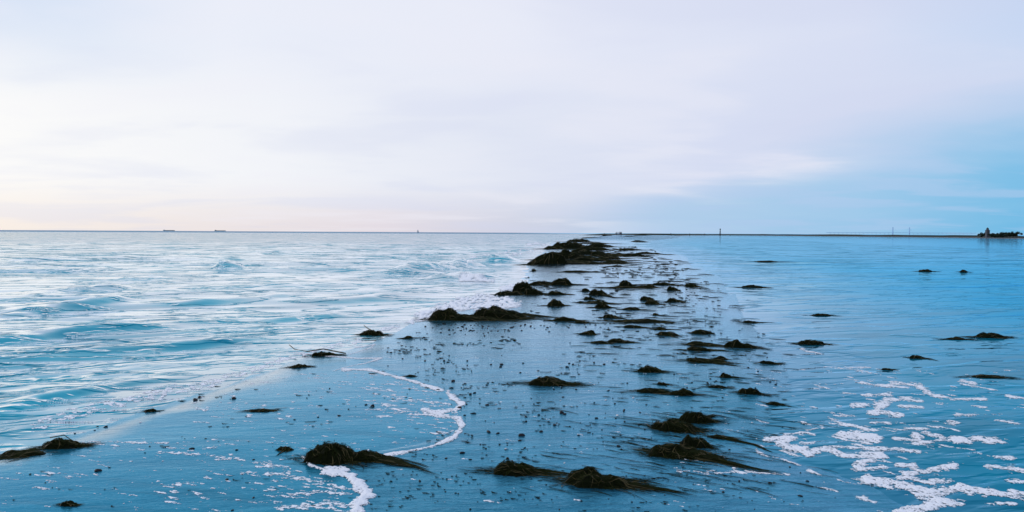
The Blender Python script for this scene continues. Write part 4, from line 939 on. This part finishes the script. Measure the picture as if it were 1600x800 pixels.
MB().prism([(-.15*k_, .9*k_), (-1.4*k_, 1.0*k_), (-.12*k_, 4.4*k_)], -.06*k_, .04*k_).build('mainsail', M_SAIL, root)
MB().prism([(.12*k_, .9*k_), (1.5*k_, .8*k_), (.10*k_, 3.9*k_)], -.04*k_, .06*k_).build('jib', M_SAIL, root)

# ------------------------------------------------------------ people on the sandbar
def person(px_, py_, h_, coat, legs, lb, bend=0.0, walk=.2, face=0.0, sit=False):
    z0 = .45
    for _ in range(3):
        g0 = at(px_, py_, z0); z0 = float(sand_z(g0[0], g0[1]))
    root = empty('person', (g0[0], g0[1], z0), face); tag(root, lb, 'person', 'people walking on the distant sandbar')
    S_ = h_/1.75; hip = .92; k = bend
    J = {'hip': (0, 0, hip), 'waist': (0, k*.1, 1.12), 'chest': (0, k*.3, 1.38-k*.05), 'neck': (0, k*.42, 1.50-k*.1), 'head': (0, k*.5, 1.60-k*.12), 'top': (0, k*.52, 1.72-k*.14),
         'shL': (-.19, k*.34, 1.42-k*.06), 'elL': (-.25, k*.3-.05, 1.13), 'haL': (-.23, k*.3+.10, .88), 'haL2': (-.22, k*.3+.14, .80), 'shR': (.19, k*.34, 1.42-k*.06), 'elR': (.25, k*.3+.05, 1.13), 'haR': (.23, k*.3+.16, .90), 'haR2': (.22, k*.3+.20, .82),
         'hL': (-.10, 0, .88), 'knL': (-.11, walk*.6+.03, .48), 'anL': (-.11, walk*.8, .08), 'toL': (-.12, walk*.8+.16, .03), 'hR': (.10, 0, .88), 'knR': (.11, -walk*.3+.04, .48), 'anR': (.11, -walk*.9, .09), 'toR': (.12, -walk*.9+.16, .03)}
    rd = {'hip': .15, 'waist': .14, 'chest': .17, 'neck': .06, 'head': .10, 'top': .07, 'sh': .075, 'el': .055, 'ha': .04, 'hL': .10, 'hR': .10, 'kn': .07, 'an': .05, 'to': .04}
    nm = list(J); E_ = [('hip', 'waist'), ('waist', 'chest'), ('chest', 'neck'), ('neck', 'head'), ('head', 'top'), ('chest', 'shL'), ('shL', 'elL'), ('elL', 'haL'), ('haL', 'haL2'), ('chest', 'shR'), ('shR', 'elR'), ('elR', 'haR'), ('haR', 'haR2'),
         ('hip', 'hL'), ('hL', 'knL'), ('knL', 'anL'), ('anL', 'toL'), ('hip', 'hR'), ('hR', 'knR'), ('knR', 'anR'), ('anR', 'toR')]
    me = bpy.data.meshes.new('body'); me.from_pydata([tuple(S_*c for c in J[q]) for q in nm], [(nm.index(a), nm.index(b)) for a, b in E_], []); me.materials.append(legs)
    o = bpy.data.objects.new('body', me); COL.objects.link(o); o.parent = root
    md = o.modifiers.new('skin', 'SKIN')
    sv = me.skin_vertices[0].data if me.skin_vertices else None
    if sv is None:
        bpy.context.view_layer.objects.active = o; sv = me.skin_vertices[0].data if me.skin_vertices else None
    if sv:
        for i, q in enumerate(nm):
            r0 = rd.get(q) or rd.get(q[:2], .06); sv[i].radius = (r0*S_, r0*S_*.8)
        sv[0].use_root = True
    ms_ = o.modifiers.new('sub', 'SUBSURF'); ms_.levels = ms_.render_levels = 1
    # coat: lofted shell from collar to hem, with the head's hair as a cap
    c = MB(); rings = [(.78, .19, .14, 0), (.95, .185, .135, 0), (1.15, .17, .125, k*.12), (1.36, .21, .13, k*.3), (1.46, .13, .09, k*.38)]
    for zz, rx, ry, oy in rings:
        for q in range(12): c.v.append((S_*rx*math.cos(q*.5236), S_*(oy+ry*math.sin(q*.5236)), S_*zz))
    for i in range(4):
        for q in range(12): c.f.append([i*12+q, i*12+(q+1) % 12, (i+1)*12+(q+1) % 12, (i+1)*12+q])
    c.build('coat', coat, root, True)
    hcap = MB().tube([(0, S_*(k*.49-.02), S_*(1.60-k*.1)), (0, S_*(k*.51-.02), S_*(1.68-k*.12)), (0, S_*(k*.52-.01), S_*(1.745-k*.13)), (0, S_*k*.52, S_*(1.765-k*.13))], [.09*S_, .115*S_, .085*S_, .02*S_], 10); hcap.build('hair', M_DARK, root, True)
M_GREY = mat('grey_wool', (.12, .13, .16), .9); M_RED = mat('dark_red_cloth', (.07, .012, .02), .9); M_LT = mat('pale_cloth', (.45, .45, .50), .9); M_NAVY = mat('navy_cloth', (.015, .02, .035), .9)
person(961.8, 368.3, 1.45, M_GREY, M_GREY, 'person in grey at the left end of the walking group', face=.3)
person(963.8, 368.5, 1.70, M_GREY, M_NAVY, 'person in a grey coat, second from the left in the group', face=-.2)
person(966.2, 368.5, 1.60, M_LT, M_GREY, 'person in pale clothes in the middle of the group', face=.5)
person(968.7, 368.6, 1.85, M_RED, M_NAVY, 'tallest person in dark red in the group', face=0)
person(970.8, 368.5, 1.62, M_NAVY, M_NAVY, 'person in dark clothes at the right end of the group', face=-.5)
person(945.3, 368.0, 1.55, M_NAVY, M_NAVY, 'person in dark clothes bending down apart from the group on the left', bend=.9, face=1.2)
# dark drift heaps on the sandbar
for a, b, wd, ht, lb in ((944, 369, 7, 2.2, 'small dark heap at the feet of the bending person'), (951, 369.3, 12, 1.5, 'low dark drift heap between the bending person and the group'), (984, 371, 18, 1.4, 'low dark drift ridge right of the walking group'), (1014, 368.2, 34, 2.2, 'dark scrubby ridge on the sandbar beyond the walking group'), (1000, 369.8, 20, 1.6, 'grey-green tussock ridge on the far sandbar'), (922, 372.3, 26, 1.6, 'dark drift line on the sandbar crest above the weed bank'), (1036, 368.3, 26, 1.8, 'last dark ridge where the sandbar meets the far shore')):
    clump(a, b, wd, ht, None, lb, .5)
